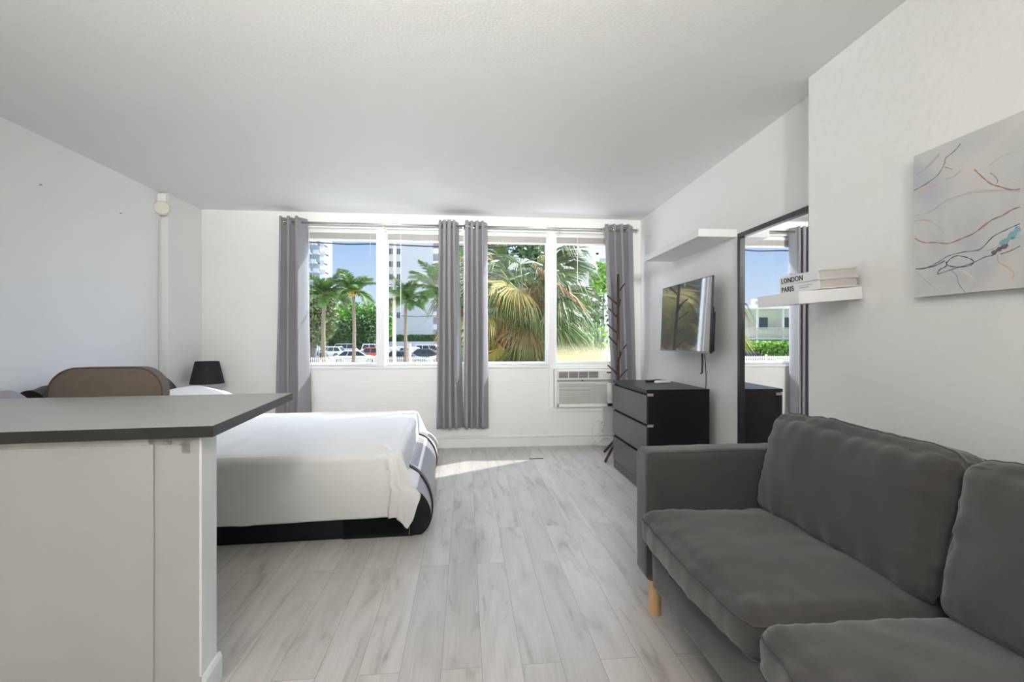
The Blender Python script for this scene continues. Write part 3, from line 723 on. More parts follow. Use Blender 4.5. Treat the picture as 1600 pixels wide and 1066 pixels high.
# =================================================================== TV
tv = thing('television', 'flat black television tilted on the right wall above the dresser', 'television', (1.742, 3.664, 1.325), 0)
tv.rotation_euler = (0, math.radians(2.2), math.radians(-1.9))
hw, hh = .463, .279
obj('screen', B(-.003, .0, -hw+.008, hw-.008, -hh+.014, hh-.006), mat('glossy_black_screen', (.10, .10, .105), .04, spec=1.0, coat=1), tv)
bm = bmesh.new(); box(bm, -.001, .012, -hw, hw, -hh, hh, bev=.002); obj('bezel', bm, M_black, tv)
obj('bottom_bezel', B(-.006, .0, -hw, hw, -hh, -hh+.012), mat('grey_bezel', (.25, .25, .26), .3), tv)
obj('rear_housing', B(.012, .045, -hw+.04, hw-.04, -hh+.005, .06, bev=.012), M_black, tv)
bm = bmesh.new(); box(bm, .045, .09, -.1, .1, -.1, .1); box(bm, .09, .128, -.14, .14, -.16, .12)
obj('wall_mount', bm, M_black, tv)
obj('side_socket_box', B(.012, .035, -hw+.004, -hw+.05, -.262, .02, bev=.004), M_black, tv)
o = obj('antenna_cable', T([(1.772, 3.42, 1.06), (1.773, 3.415, .98), (1.772, 3.42, .895), (1.765, 3.43, .89)], [.007, .007, .007, .006], 8), M_black); tag(o, 'short thick black cable hanging loose under the television', 'cable')
o = obj('power_cable', T(spline([(1.80, 3.44, 1.08), (1.82, 3.46, .95), (1.835, 3.48, .86), (1.838, 3.49, .76), (1.838, 3.50, .5), (1.838, 3.51, .30)], 5), .0035, 6), M_black); tag(o, 'thin black cable running from the television down behind the dresser', 'cable')

# =================================================================== SHELVES
sh = obj('floating_shelf', B(-.27, 0, 0, 1.06, -.026, .026, bev=.001), M_shelf); sh.location = (xr(3.08), 3.08, 1.876); sh.rotation_euler = (0, 0, -math.atan(.033))
tag(sh, 'long empty white floating shelf above the television', 'shelf')
sh2 = obj('floating_shelf', B(-.285, 0, 0, .29, -.026, .026, bev=.001), M_shelf); sh2.location = (1.675, 1.86, 1.348); sh2.rotation_euler = (0, math.radians(-0), math.radians(2.6))
sh2.rotation_euler = (0, math.radians(-4.6), math.radians(-1.0)); sh2.location.z = 1.352
tag(sh2, 'short white floating shelf carrying two books beside the mirror', 'shelf')
def textmesh(s, size, name, m, parent, loc, rot, ext=.0008, xs=1.0):
    cu = bpy.data.curves.new('t', 'FONT'); cu.body = s; cu.size = size; cu.extrude = ext; cu.resolution_u = 3; cu.offset = size*.012
    cu.space_character = 1.08
    to = bpy.data.objects.new('t', cu); COL.objects.link(to); bpy.context.view_layer.update()
    me = bpy.data.meshes.new_from_object(to.evaluated_get(bpy.context.evaluated_depsgraph_get())); bpy.data.objects.remove(to)
    me.materials.clear(); me.materials.append(m); me.name = name
    o = bpy.data.objects.new(name, me); COL.objects.link(o); o.parent = parent; o.location = loc; o.rotation_euler = rot; o.scale = (xs, 1, 1); return o
def book(title, label, loc, rot, small):
    t_ = thing('book', label, 'book', loc, group=None); t_.rotation_euler = rot
    # local: spine along y at x=0 (faces -x), pages towards +x; near end y=0
    wd_, ln, th = .175, .262, .040
    bm = bmesh.new(); box(bm, 0, wd_, 0, ln, 0, .0028); box(bm, 0, wd_, 0, ln, th-.0028, th); box(bm, -.0005, .0028, 0, ln, 0, th, bev=.0008)
    obj('cover', bm, M_cover, t_)
    obj('page_block', B(.0028, wd_-.005, .005, ln-.005, .0028, th-.0028), M_paper, t_)
    textmesh(title, .033, 'title_lettering', M_ink, t_, (-.0012, ln-.012, .0085), (PI/2, 0, -PI/2))
    if small:
        bm = bmesh.new(); rr = random.Random(4)
        for q, (z, n_) in enumerate(((.024, 14), (.015, 11))):
            y = .125
            for k in range(n_): box(bm, -.0016, -.0004, y-.0035, y, z, z+.003); y -= .0052+(.003 if rr.random() < .2 else 0)
        obj('subtitle_lettering', bm, M_slotg, t_)
    return t_
brot = (0, math.radians(-4.6), math.radians(-1.5))
bx = 1.486
book('PARIS', 'white book reading PARIS, lower of the two on the small shelf', (bx, 1.865, 1.366), brot, True)
book('LONDON', 'white book reading LONDON, upper of the two on the small shelf', (bx-.008, 1.862, 1.4065), (0, math.radians(-4.6), math.radians(-2.6)), False)

# =================================================================== MIRROR
mr = thing('standing_mirror', 'tall black framed mirror standing against the right wall', 'mirror', (xr(2.295)-.002, 2.295, 0), 0)
mr.rotation_euler = (0, 0, -math.atan(.028))
mw, mh, fwid, dp = .715, 1.855, .03, .03
bm = bmesh.new()
for (a, b_, c, d) in ((0, fwid, 0, mh), (mw-fwid, mw, 0, mh), (fwid, mw-fwid, 0, fwid), (fwid, mw-fwid, mh-fwid, mh)): box(bm, -dp, 0, a, b_, c, d, bev=.002)
obj('frame', bm, mat('black_aluminium', (.02, .02, .023), .35), mr)
obj('mirror_glass', B(-.012, -.009, fwid-.004, mw-fwid+.004, fwid-.004, mh-fwid+.004), M_mirror, mr)

# =================================================================== WALL ART
def art_mat():
    m = bpy.data.materials.new('marbled_ink_print'); m.use_nodes = True; t = m.node_tree; b = t.nodes['Principled BSDF']; L = t.links
    b.inputs['Roughness'].default_value = .45
    c = t.nodes.new('ShaderNodeTexCoord'); src = c.outputs['Object']
    n = t.nodes.new('ShaderNodeTexNoise'); n.inputs['Scale'].default_value = 3.2; n.inputs['Detail'].default_value = 3; n.inputs['Distortion'].default_value = 1.2; L.new(src, n.inputs['Vector'])
    r = t.nodes.new('ShaderNodeValToRGB'); e = r.color_ramp.elements; e[0].position = .3; e[0].color = (.47, .49, .52, 1); e[1].position = .62; e[1].color = (.62, .60, .585, 1); k = e.new(.46); k.color = (.56, .565, .56, 1)
    L.new(n.outputs[0], r.inputs[0]); L.new(r.outputs[0], b.inputs['Base Color']); return m
art = thing('canvas_print', 'unframed canvas print of pale marbled ink on the right wall', 'wall art', (1.669, 1.600, 1.308), -math.atan(.033))
M_art = art_mat()
AW, AH = .80, .522     # local y runs towards the viewer (negative), z up
obj('canvas', B(-.022, 0, -AW, 0, 0, AH, bev=.001), M_art, art)
def img(px, py):       # point on the print given in the zoomed picture's pixels
    X = 1400+px*.3; Y = 160+py*.3
    p = at(X, Y, X=1.6465); return (-.0225, p.y-1.600, p.z-1.308)
def vein(pts, w0, m, n=6):
    q = spline([img(*p) for p in pts], n); bm = bmesh.new(); N = len(q)
    L_ = []
    for i, p in enumerate(q):
        t = (q[min(i+1, N-1)]-q[max(i-1, 0)]).normalized(); nn = Vector((0, -t.z, t.y)); ww = w0*(.45+.55*abs(math.sin(i*.55+w0*900)))
        p = Vector((-.0228, max(-AW+.001, min(-.001, p.y)), max(.001, min(AH-.001, p.z))))
        L_.append((bm.verts.new(p+nn*ww), bm.verts.new(p-nn*ww)))
    for A, C in zip(L_, L_[1:]): bm.faces.new((A[0], A[1], C[1], C[0]))
    r = bmesh.ops.extrude_face_region(bm, geom=bm.faces[:]); bmesh.ops.translate(bm, verts=[v for v in r['geom'] if isinstance(v, bmesh.types.BMVert)], vec=(.0006, 0, 0))
    obj('ink_vein', bm, m, art)
def ink(n, c): return mat(n, c, .5)
k1 = ink('ink_charcoal', (.10, .085, .095)); k2 = ink('ink_copper', (.40, .22, .16)); k3 = ink('ink_peach', (.70, .48, .38)); k4 = ink('ink_grey', (.34, .33, .36)); k5 = ink('ink_teal', (.22, .42, .47)); k6 = ink('ink_plum', (.16, .13, .17)); k7 = ink('ink_pale', (.47, .48, .52))
vein([(92, 460), (150, 430), (220, 380), (258, 320), (265, 290), (310, 255), (345, 215)], .0010, k1)
vein([(258, 335), (300, 348)], .0012, k2); vein([(265, 398), (310, 385), (345, 355)], .0008, k4)
vein([(420, 350), (470, 395), (510, 425), (560, 440), (620, 455), (666, 450)], .0020, k2)
vein([(505, 368), (530, 385), (545, 410), (535, 425)], .0012, k2)
vein([(100, 710), (150, 730), (210, 730), (280, 735), (350, 710), (420, 680), (500, 620), (570, 590), (620, 560), (666, 545)], .0024, k2)
vein([(100, 695), (115, 712), (150, 726)], .003, k3)
vein([(430, 675), (480, 645), (520, 610), (560, 598)], .0014, k3)
vein([(105, 868), (160, 862), (220, 835), (280, 800), (360, 780), (450, 765), (520, 700), (600, 660), (666, 632)], .0013, k1)
vein([(105, 868), (150, 865), (210, 850), (260, 825)], .0022, k6)
vein([(220, 895), (235, 870), (265, 855), (275, 830), (320, 800), (380, 808), (415, 828), (395, 850), (330, 858), (280, 850), (265, 830)], .0016, k1)
vein([(222, 895), (300, 870), (400, 840), (480, 805), (520, 795), (560, 760), (600, 738)], .0013, k6)
vein([(515, 790), (545, 770), (575, 755), (600, 742)], .0075, k6); vein([(560, 745), (610, 705), (650, 665), (666, 655)], .011, k5)
vein([(600, 715), (640, 705), (666, 690)], .006, ink('ink_light_teal', (.42, .56, .60)))
vein([(430, 775), (500, 770), (560, 740), (600, 710)], .0009, k4); vein([(540, 800), (548, 830), (600, 860), (630, 890), (625, 920)], .0024, k3)
vein([(290, 870), (325, 905), (335, 945), (370, 990)], .0012, k4); vein([(110, 885), (160, 930), (240, 990)], .0009, k7)
vein([(100, 620), (150, 612), (185, 620), (230, 650), (255, 690)], .0022, k7); vein([(150, 612), (180, 618)], .0035, k3); vein([(110, 458), (170, 435), (210, 430)], .003, k3)
vein([(100, 590), (180, 570), (260, 515), (330, 490), (420, 462), (520, 458), (666, 462)], .0014, k7); vein([(390, 475), (410, 470), (470, 462), (560, 462)], .0030, ink('ink_faint_peach', (.66, .54, .47)))
vein([(500, 330), (540, 295), (600, 268), (666, 255)], .0010, k7); vein([(560, 790), (610, 775), (666, 748)], .0013, k6)
vein([(570, 425), (620, 412), (666, 400)], .0030, ink('ink_blush', (.68, .56, .50))); vein([(105, 375), (170, 330), (230, 270)], .0045, k7); vein([(360, 880), (400, 900), (415, 920)], .004, ink('ink_soft_peach', (.72, .60, .52)))

# =================================================================== SOFA
sf = thing('sofa', 'charcoal fabric sofa with loose cushions along the right wall', 'sofa', (0, 0, 0), 0)
XF, XBk = .735, 1.60; YA = 2.015; YN = -.15      # front, back, far arm outside, near end
for (yc, sd_) in ((YA-.075, 2), (YN-.07, 4)):
    args = (XBk-XF, .145, .53, .030, (0.0, .012, .006), .004, sd_)
    arm = soft(*args[:4], n=22, puff=args[4], wr=args[5], seed=sd_); ctr_ = Vector(((XF+XBk)/2, yc, .425))
    o = obj('armrest', arm, M_sofa, sf, smooth=True); o.location = ctr_
    f = softfn(*args); o2 = obj('piping', seam(f, 1, -1, .80, .0028), M_pipe, o, smooth=True)
bs = soft(XBk-XF-.015, YA-.145-YN, .26, .03, n=40, puff=(0, 0, 0), wr=.012, seed=7)
o = obj('base', bs, M_sofa, sf, smooth=True); o.location = ((XF+XBk)/2+.002, (YA-.145+YN)/2, .27)
o = obj('back_frame', soft(.15, YA-.145-YN, .58, .04, n=8), M_sofa, sf, smooth=True); o.location = (1.52, (YA-.145+YN)/2, .44)
edges = [1.868, 1.112, .36, -.14]
for k in range(3):
    y1, y0 = edges[k], edges[k+1]; dy = y1-y0-.004; cy_ = (y0+y1)/2
    a_ = (.745, dy, .14, .045, (.030, .004, .026), .011, 11+k*5)
    c = obj('seat_cushion', soft(*a_[:4], n=44, puff=a_[4], wr=a_[5], seed=a_[6]), M_sofa, sf, smooth=True); c.location = (1.078, cy_, .392); c.rotation_euler = (0, math.radians(1.2), 0)
    f = softfn(*a_); obj('piping', seam(f, 2, 1, .50), M_pipe, c, smooth=True); obj('piping', seam(f, 2, -1, .55), M_pipe, c, smooth=True)
    a_ = (.20, dy-.002, .41, .055, (.040, .004, .022), .015, 31+k*7)
    c = obj('back_cushion', soft(*a_[:4], n=44, puff=a_[4], wr=a_[5], seed=a_[6]), M_sofa, sf, smooth=True); c.location = (1.312, cy_, .635); c.rotation_euler = (0, math.radians(13), 0)
    f = softfn(*a_); obj('piping', seam(f, 0, -1, .45), M_pipe, c, smooth=True); obj('piping', seam(f, 0, 1, .45), M_pipe, c, smooth=True)
for (x, y) in ((XF+.058, YA-.085), (XBk-.07, YA-.085), (XF+.058, YN-.05), (XBk-.07, YN-.05)):
    smooth_angle(obj('leg', T([(x, y, 0), (x, y, .185)], [.025, .026], 20), M_birch, sf))

# =================================================================== OUTDOORS
GZ = -1.5
M_asph = mat('grey_parking_asphalt', (.30, .30, .31), .85, var=.08, vscale=.3)
M_conc = mat('bounce_whitened_concrete', (.80, .77, .71), .85, var=.06, vscale=1)  # near ground out of view, whitened to bounce sunlight onto the ceiling
M_ofw = mat('white_picket_paint', (.66, .60, .51), .6)
M_bw = mat('white_building_render', (.60, .60, .595), .8)
M_bwarm = mat('warm_white_render', (.78, .76, .72), .8)
M_bwin = mat('dark_window_glass', (.06, .08, .09), .15)
M_grn = mat('hedge_leaves', (.15, .32, .045), .7, var=.5, vscale=.8)
M_grn2 = mat('dark_green_leaves', (.055, .12, .03), .6, var=.5, vscale=2)
M_lime = mat('bright_green_leaves', (.22, .42, .05), .6, var=.35, vscale=2)
M_olive = mat('olive_leaves', (.15, .19, .06), .7, var=.4, vscale=1)
M_frond = mat('palm_frond_green', (.09, .18, .03), .5, var=.4, vscale=2)
M_fan = mat('fan_palm_green', (.105, .15, .04), .5, var=.35, vscale=3)
M_fany = mat('yellowing_fan_leaf', (.42, .36, .10), .6, var=.3, vscale=4)
M_fand = mat('dead_fan_leaf', (.28, .17, .08), .8, var=.3, vscale=4)
M_bark = mat('grey_brown_palm_bark', (.25, .19, .13), .9, bump=.6, bscale=14, stretch=(1, 1, 3), var=.2, bdist=.02)
M_bark2 = mat('grey_tree_bark', (.26, .24, .22), .9, bump=.5, bscale=8, var=.2, bdist=.03)
obj('outdoor_ground', B(-200, 200, YB+.14, 260, GZ-.3, GZ), M_asph, kind='structure')
obj('outdoor_verge', B(-60, 60, YB+.14, 39.5, GZ, GZ+.04), M_conc, kind='structure')
obj('facade_below', B(-8, 8, YB+.0, YB+.119, GZ-.02, -.121), M_bwarm, kind='structure')
# cable slung across outside the glass
o = obj('overhead_cable', T(spline([(-2.6, 5.45, 2.245), (-1.6, 5.45, 2.215), (-1.3, 5.45, 2.205), (-1.05, 5.45, 2.213), (-.75, 5.45, 2.206), (-.4, 5.45, 2.198), (0, 5.45, 2.205), (.35, 5.45, 2.2), (.62, 5.40, 2.24), (.75, 5.2, 2.38)], 8), .008, 6), M_black); tag(o, 'thick black cable slung just outside the top of the window', 'cable')
for (py, lab) in ((446, 'upper thin power line crossing in front of the white apartment block'), (494, 'lower thin power line crossing in front of the white apartment block')):
    a, m_, c = at(596, py-2, D=45), at(650, py+1, D=45), at(700, py-1, D=45)
    o = obj('power_line', T([a+(a-m_)*.4, a, m_, c, c+(c-m_)*.5], .035, 5), M_slotd); tag(o, lab, 'power line', 'power lines')

def foliage(bm, c, rad, n, size, rng, hollow=.55):
    for _ in range(n):
        while True:
            v = Vector((rng.uniform(-1, 1), rng.uniform(-1, 1), rng.uniform(-1, 1)))
            if hollow < v.length < 1: break
        k = 1+.18*fn((v.x*2.5+c[0], v.y*2.5, v.z*2.5))
        p = Vector((c[0]+v.x*rad[0]*k, c[1]+v.y*rad[1]*k, c[2]+v.z*rad[2]*k))
        d = Vector((rng.gauss(0, 1), rng.gauss(0, 1), rng.gauss(0, .6))).normalized(); e_ = d.cross(Vector((rng.gauss(0, 1), rng.gauss(0, 1), rng.gauss(0, 1)))).normalized()
        s = size*rng.uniform(.6, 1.3)
        bm.faces.new([bm.verts.new(q) for q in (p-d*s, p+e_*s*.5, p+d*s, p-e_*s*.5)])

# picket fence (white), D about 38
fy = 38.0
panels = [(-31, -25.0), (-25, -19), (-19, -13), (-13, -7), (-7, -1), (-1, 5)]
for i, (a, b_) in enumerate(panels):
    t_ = thing('picket_fence', 'white picket fence section along the parking lot, number %s from the left' % ['one', 'two', 'three', 'four', 'five', 'six'][i], 'fence', (a, fy, GZ+.04), group='white picket fence along the parking lot')
    if i < 2: t_['label'] = 'white picket fence section seen only in the mirror, %s' % ['farther left', 'nearer right'][i]
    elif i == 2: t_['label'] = 'white picket fence section partly behind the left curtain'
    elif i == 3: t_['label'] = 'white picket fence section seen through the left window pane'
    elif i == 4: t_['label'] = 'white picket fence section seen through the second window pane'
    else: t_['label'] = 'white picket fence section behind the middle curtains'
    bm = bmesh.new(); n_ = int((b_-a)/.15)
    for k in range(n_): x = (k+.5)*(b_-a)/n_; box(bm, x-.035, x+.035, -.02, .02, .06, 1.13)
    obj('pickets', bm, M_ofw, t_)
    bm = bmesh.new(); box(bm, 0, b_-a, -.03, .03, .95, 1.02); box(bm, 0, b_-a, -.03, .03, .2, .27); obj('rail', bm, M_ofw, t_)
    obj('post', B(-.07, .07, -.07, .07, 0, 1.25), M_ofw, t_)
# free posts and pole
p = at(616, 528, D=36); o = obj('utility_pole', T([(p.x, p.y, GZ), (p.x, p.y, 9.0)], [.15, .12], 12), mat('cream_concrete_pole', (.66, .58, .47), .8, var=.05), smooth=True); tag(o, 'tall cream concrete utility pole behind the fence, in the second window pane', 'utility pole')
p = at(640, 528, D=37); o = obj('bollard', T([(p.x, p.y, GZ), (p.x, p.y, .72)], .13, 10), M_ofw); tag(o, 'short white post beside the fence in the second window pane', 'post')
p = at(498, 528, D=50); o = obj('sign_post', T([(p.x, p.y, GZ), (p.x, p.y, 2.4)], .06, 8), M_steel); tag(o, 'thin grey post among the cars at the far left of the lot', 'post')

# feather palms
def feather_frond(bm, L_, az, el0, droop, rng, lw=.06, ll=.62, n=20):
    pts = []; p = Vector((0, 0, 0)); e_ = el0; st = L_/n
    for i in range(n+1):
        pts.append(p.copy()); d = Vector((math.cos(e_)*math.cos(az), math.cos(e_)*math.sin(az), math.sin(e_))); p = p+d*st; e_ -= droop/n*(.5+i/n)
    tube(bm, pts, [.03*(1-i/(n+1))+.006 for i in range(n+1)], 4)
    for i in range(3, n+1):
        t = (pts[i]-pts[i-1]).normalized(); side = t.cross(Vector((0, 0, 1))).normalized(); up = side.cross(t)
        f = i/n; l = ll*math.sin(PI*min(1, .18+.80*f))**.6*(1 if f < .9 else .7)
        for s in (-1, 1):
            for q in range(3):
                b0 = pts[i]-t*st*.33*q; d = (side*s*.75+t*.75+up*rng.uniform(-.15, .3)+Vector((0, 0, -.25))).normalized()*l*rng.uniform(.85, 1.1)
                wv = t*lw; m_ = b0+d*.55; e2 = b0+d+Vector((0, 0, -.12*l))
                bm.faces.new([bm.verts.new(v) for v in (b0-wv*.3, m_-wv*.6, e2, m_+wv*.6, b0+wv*.3)])
def palm(px, D, crown_py, L_, label, n_fr, seed, tr=.13, group='palms behind the parking lot fence', heads_up=.5, azs=None):
    p = at(px, HY, D=D); zc = HC+(HY-crown_py)/F*D
    t_ = thing('palm_tree', label, 'palm tree', (p.x, p.y, GZ), 0, group)
    rng = random.Random(seed); h = zc-GZ
    bend = rng.uniform(-.12, .12)
    obj('trunk', T([(bend*math.sin(PI*k/12), 0, h*k/12) for k in range(13)], [tr*(1.25-.35*k/12+.05*(k % 2)) for k in range(13)], 12), M_bark, t_, smooth=True)
    obj('crownshaft', T([(0, 0, h-.25), (0, 0, h-.0), (0, 0, h+.28)], [tr*.95, tr*.85, tr*.35], 10), M_lime, t_, smooth=True)
    for k in range(n_fr):
        az = 2*PI*k/n_fr+rng.uniform(-.25, .25) if azs is None else azs[k]
        lvl = (k*.618) % 1
        e0 = .05+1.40*lvl
        bm = bmesh.new(); feather_frond(bm, L_*rng.uniform(.85, 1.1), az, e0, 1.0+.75*(1-lvl), rng, lw=.042*L_/2.2, ll=.33*L_, n=26)
        bmesh.ops.translate(bm, verts=bm.verts, vec=(0, 0, h+.15))
        obj('frond', bm, M_frond, t_)
    return t_
palm(507, 37, 464, 2.35, 'slender palm in front of the lot, left one in the left window pane', 17, 1, tr=.14)
palm(552, 36.5, 460, 2.45, 'slender palm with yellow fruit, right one in the left window pane', 15, 6, tr=.12)
pp = bpy.data.objects[[o.name for o in bpy.data.objects if o.name.startswith('palm_tree')][-1]]
bm = bmesh.new(); rg = random.Random(3)
for k in range(60):
    q = Vector((rg.gauss(0, .2), rg.gauss(-.2, .15), (458-HY)/F*-36.5+HC-GZ+rg.uniform(-.3, .15))); r_ = bmesh.ops.create_icosphere(bm, subdivisions=1, radius=.06, matrix=Matrix.Translation(q))
obj('fruit_cluster', bm, mat('yellow_palm_fruit', (.55, .38, .06), .6), pp, kind='stuff')
palm(634, 36.5, 476, 2.3, 'slender palm in front of the white apartment block, second window pane', 13, 12, tr=.11)
palm(683, 36, 457, 2.9, 'tall palm beside the left middle curtain, second window pane', 14, 20, tr=.10)
palm(740, 33, 450, 3.0, 'palm seen in the gap between the middle curtains', 12, 24, tr=.12)

# hedge trees beyond the lot
def tree(name, px, D, zt, rx, ry, rz, m, mb, label, n, size, seed, blobs=5, tr=.3, group=None):
    p = at(px, HY, D=D); rng = random.Random(seed); zc = zt-rz
    t_ = thing(name, label, 'tree', (p.x, p.y, GZ), 0, group)
    bm = bmesh.new()
    foliage(bm, (0, 0, zc-GZ), (rx, ry, rz), n, size, rng, .6)
    for k in range(blobs):
        a = rng.uniform(0, 2*PI); foliage(bm, (math.cos(a)*rx*.6, math.sin(a)*ry*.5, zc-GZ+rng.uniform(-.3, .55)*rz), (rx*.45, ry*.45, rz*.45), n//5, size, rng, .5)
    obj('crown', bm, m, t_)
    bm = T([(0, 0, 0), (.1, 0, (zc-GZ)*.6), (-.05, 0, zc-GZ)], [tr, tr*.7, tr*.4], 8)
    for k in range(3): tube(bm, [(0, 0, (zc-GZ)*.5), (rx*.4*math.cos(k*2.1), ry*.4*math.sin(k*2.1), zc-GZ)], [tr*.4, tr*.2], 6)
    obj('trunk', bm, mb, t_, smooth=True); return t_
def ztop(py, D): return HC+(HY-py)/F*D
tree('broadleaf_tree', 520, 86, ztop(478, 86), 3.4, 2.2, 3.6, M_grn, M_bark2, 'bushy green tree beyond the lot, left of the two big ones', 3200, .30, 1)
tree('broadleaf_tree', 548, 88, ztop(470, 88), 3.6, 2.2, 4.2, M_grn, M_bark2, 'bushy green tree beyond the lot, behind the right slender palm', 3200, .30, 2)
tree('broadleaf_tree', 583, 87, ztop(474, 87), 3.6, 2.2, 4.0, M_grn, M_bark2, 'bushy green tree beyond the lot, beside the white apartment block', 3200, .30, 3)
tree('broadleaf_tree', 563, 84, ztop(494, 84), 3.2, 1.8, 3.6, M_grn2, M_bark2, 'dark low tree in front of the bushy green trees beyond the lot', 2400, .28, 5)
tree('broadleaf_tree', 533, 83, ztop(500, 83), 2.6, 1.5, 3.0, M_grn2, M_bark2, 'dark low tree behind the silver sport utility car', 2000, .28, 6)
tree('broadleaf_tree', 489, 48, ztop(455, 48), 2.4, 1.8, 2.9, M_olive, M_bark2, 'olive green tree with thick grey trunk at the left window edge', 2600, .22, 7, tr=.42)
# boundary wall and hedge
a, b_ = at(500, HY, D=89), at(705, HY, D=89)
o = obj('boundary_wall', B(a.x, b_.x, a.y, a.y+.25, GZ, ztop(534, 89)), mat('grey_boundary_wall', (.50, .51, .55), .8)); tag(o, 'low grey wall behind the parked cars', 'garden wall')
bm = bmesh.new(); rg = random.Random(9); a, b_ = at(600, HY, D=93), at(700, HY, D=93)
zt = ztop(523, 93)
for k in range(9000):
    q = Vector((rg.uniform(a.x, b_.x), a.y+rg.uniform(-.6, .6), rg.uniform(GZ, zt))); d = Vector((rg.gauss(0, 1), rg.gauss(0, 1), rg.gauss(0, 1))).normalized(); e_ = d.cross(Vector((rg.gauss(0, 1), rg.gauss(0, 1), 1))).normalized()
    bm.faces.new([bm.verts.new(v) for v in (q-d*.16, q+e_*.1, q+d*.16, q-e_*.1)])
box(bm, a.x, b_.x, a.y-.4, a.y+.4, GZ, zt-.15)
o = obj('clipped_hedge', bm, M_grn2); tag(o, 'clipped dark hedge along the foot of the white apartment block', 'hedge')

# white apartment block
D_ = 101; a, c = at(597, HY, D=D_), at(676, HY, D=D_); y0 = a.y
bld = thing('apartment_building', 'white apartment block with a blank wall and small windows', 'building', (a.x, y0, GZ))
Wd = c.x-a.x; e2 = at(752, HY, D=D_).x-a.x
obj('wall', B(-.6, Wd, 0, 14, 0, 32), M_bw, bld)
obj('balcony_wing', B(Wd, e2, 1.6, 14, 0, 32), M_bw, bld)
fl = 20/F*D_
for k in range(11):
    z = ztop(497, D_)-GZ+k*fl
    for (xa, xb) in ((608, 614), (620, 625)):
        u0 = at(xa, HY, D=D_).x-a.x; u1 = at(xb, HY, D=D_).x-a.x
        wn_ = obj('window', B(u0, u1, -.03, .1, z, z+1.2), M_bwin, bld)
        obj('sash_bar', B((u0+u1)/2-.04, (u0+u1)/2+.04, -.06, .0, z, z+1.2), M_bw, wn_)
    if k < 9:
        zb_ = ztop(515, D_)-GZ+k*fl*1.0
        bm = bmesh.new(); box(bm, Wd+.02, e2, .0, 1.6, zb_, zb_+.18); box(bm, Wd+.02, e2, .0, .1, zb_+.18, zb_+1.15)
        obj('balcony', bm, M_bwarm, bld)
        obj('balcony_door', B(Wd+1.2, Wd+3.0, 1.55, 1.65, zb_+.2, zb_+2.3), M_bwin, bld)
# far tower with staggered balconies
D_ = 170; a = at(440, HY, D=D_); c = at(498, HY, D=D_)
tw = thing('balcony_tower', 'distant high rise tower with staggered white balconies', 'building', (a.x, a.y, GZ))
Wd = c.x-a.x; obj('wall', B(0, Wd, 0, 16, 0, 52), mat('tower_glass_grey', (.34, .40, .42), .5), tw)
for k in range(14):
    z = 3+k*3.3
    bm = bmesh.new()
    for q in range(5):
        x0 = q*Wd/5+(.9 if k % 2 else 0); box(bm, x0, x0+Wd/5*.70, -2.0-(q % 2)*.6, 0, z, z+.35); box(bm, x0, x0+Wd/5*.70, -2.0-(q % 2)*.6, -1.85-(q % 2)*.6, z+.35, z+1.35)
    box(bm, Wd-.6, Wd+1.6+.5*(k % 2), 0, 4, z, z+.35); box(bm, Wd+1.5+.5*(k % 2), Wd+1.6+.5*(k % 2), 0, 4, z, z+1.3); box(bm, Wd, Wd+1.6+.5*(k % 2), -.1, .0, z+.3, z+1.3)
    obj('balcony', bm, M_bw, tw)

# motel seen in the mirror
mo = thing('motel_building', 'two storey pale motel with white balcony railing, seen in the mirror', 'building', (-42, 49.5, GZ))
M_mot = mat('pale_green_render', (.62, .68, .56), .8)
ML = 20.0; fz = 2.68
obj('wall', B(0, ML, 2.2, 9, 0, 5.75), M_mot, mo)
obj('walkway', B(-.2, ML+.2, 0, 2.2, fz-.2, fz), M_bwarm, mo)
obj('roof', B(-.6, ML+.6, -.5, 9.4, 5.75, 6.05), M_bwarm, mo)
bm = bmesh.new()
for k in range(8): x = k*ML/7; box(bm, x-.08, x+.08, .02, .18, 0, 5.75)
obj('posts', bm, M_bwarm, mo)
bm = bmesh.new(); box(bm, 0, ML, .0, .06, fz+1.0, fz+1.08); box(bm, 0, ML, 0, .06, fz+.08, fz+.14)
for k in range(110):
    x = k*ML/110; box(bm, x, x+.05, .01, .05, fz+.1, fz+1.0)
for k in range(55):
    x = k*ML/55+.1; box(bm, x, x+.2, .0, .05, fz+.35, fz+.75)
obj('railing', bm, M_ofw, mo)
for k in range(7):
    for fl_ in (0, 1):
        x = 1.0+k*ML/7
        wq = obj('window', B(x-.5, x+.45, 2.12, 2.3, fl_*fz+1.0+.0, fl_*fz+2.25), M_bwin, mo)
        obj('door', B(x+.75, x+1.6, 2.12, 2.3, fl_*fz+.02, fl_*fz+2.1), M_ofw, mo)
for k, (x, lb) in enumerate(((-31.5, 'left'), (-28.6, 'middle'), (-25.6, 'right'))):
    t_ = thing('rooftop_condenser', 'white condenser on the motel roof, %s one in the mirror' % lb, 'air conditioner', (x, 51.0, GZ+6.05), 0, 'condensers on the motel roof')
    obj('casing', B(-.45, .45, -.3, .3, 0, .85, bev=.03), M_ofw, t_)
    for s in (-.2, .2):
        o = obj('fan_guard', lathe(bmesh.new(), [(.17, 0), (.17, .02), (.001, .02)], 16), M_slotg, t_); o.rotation_euler = (PI/2, 0, 0); o.location = (s, -.3, .45)
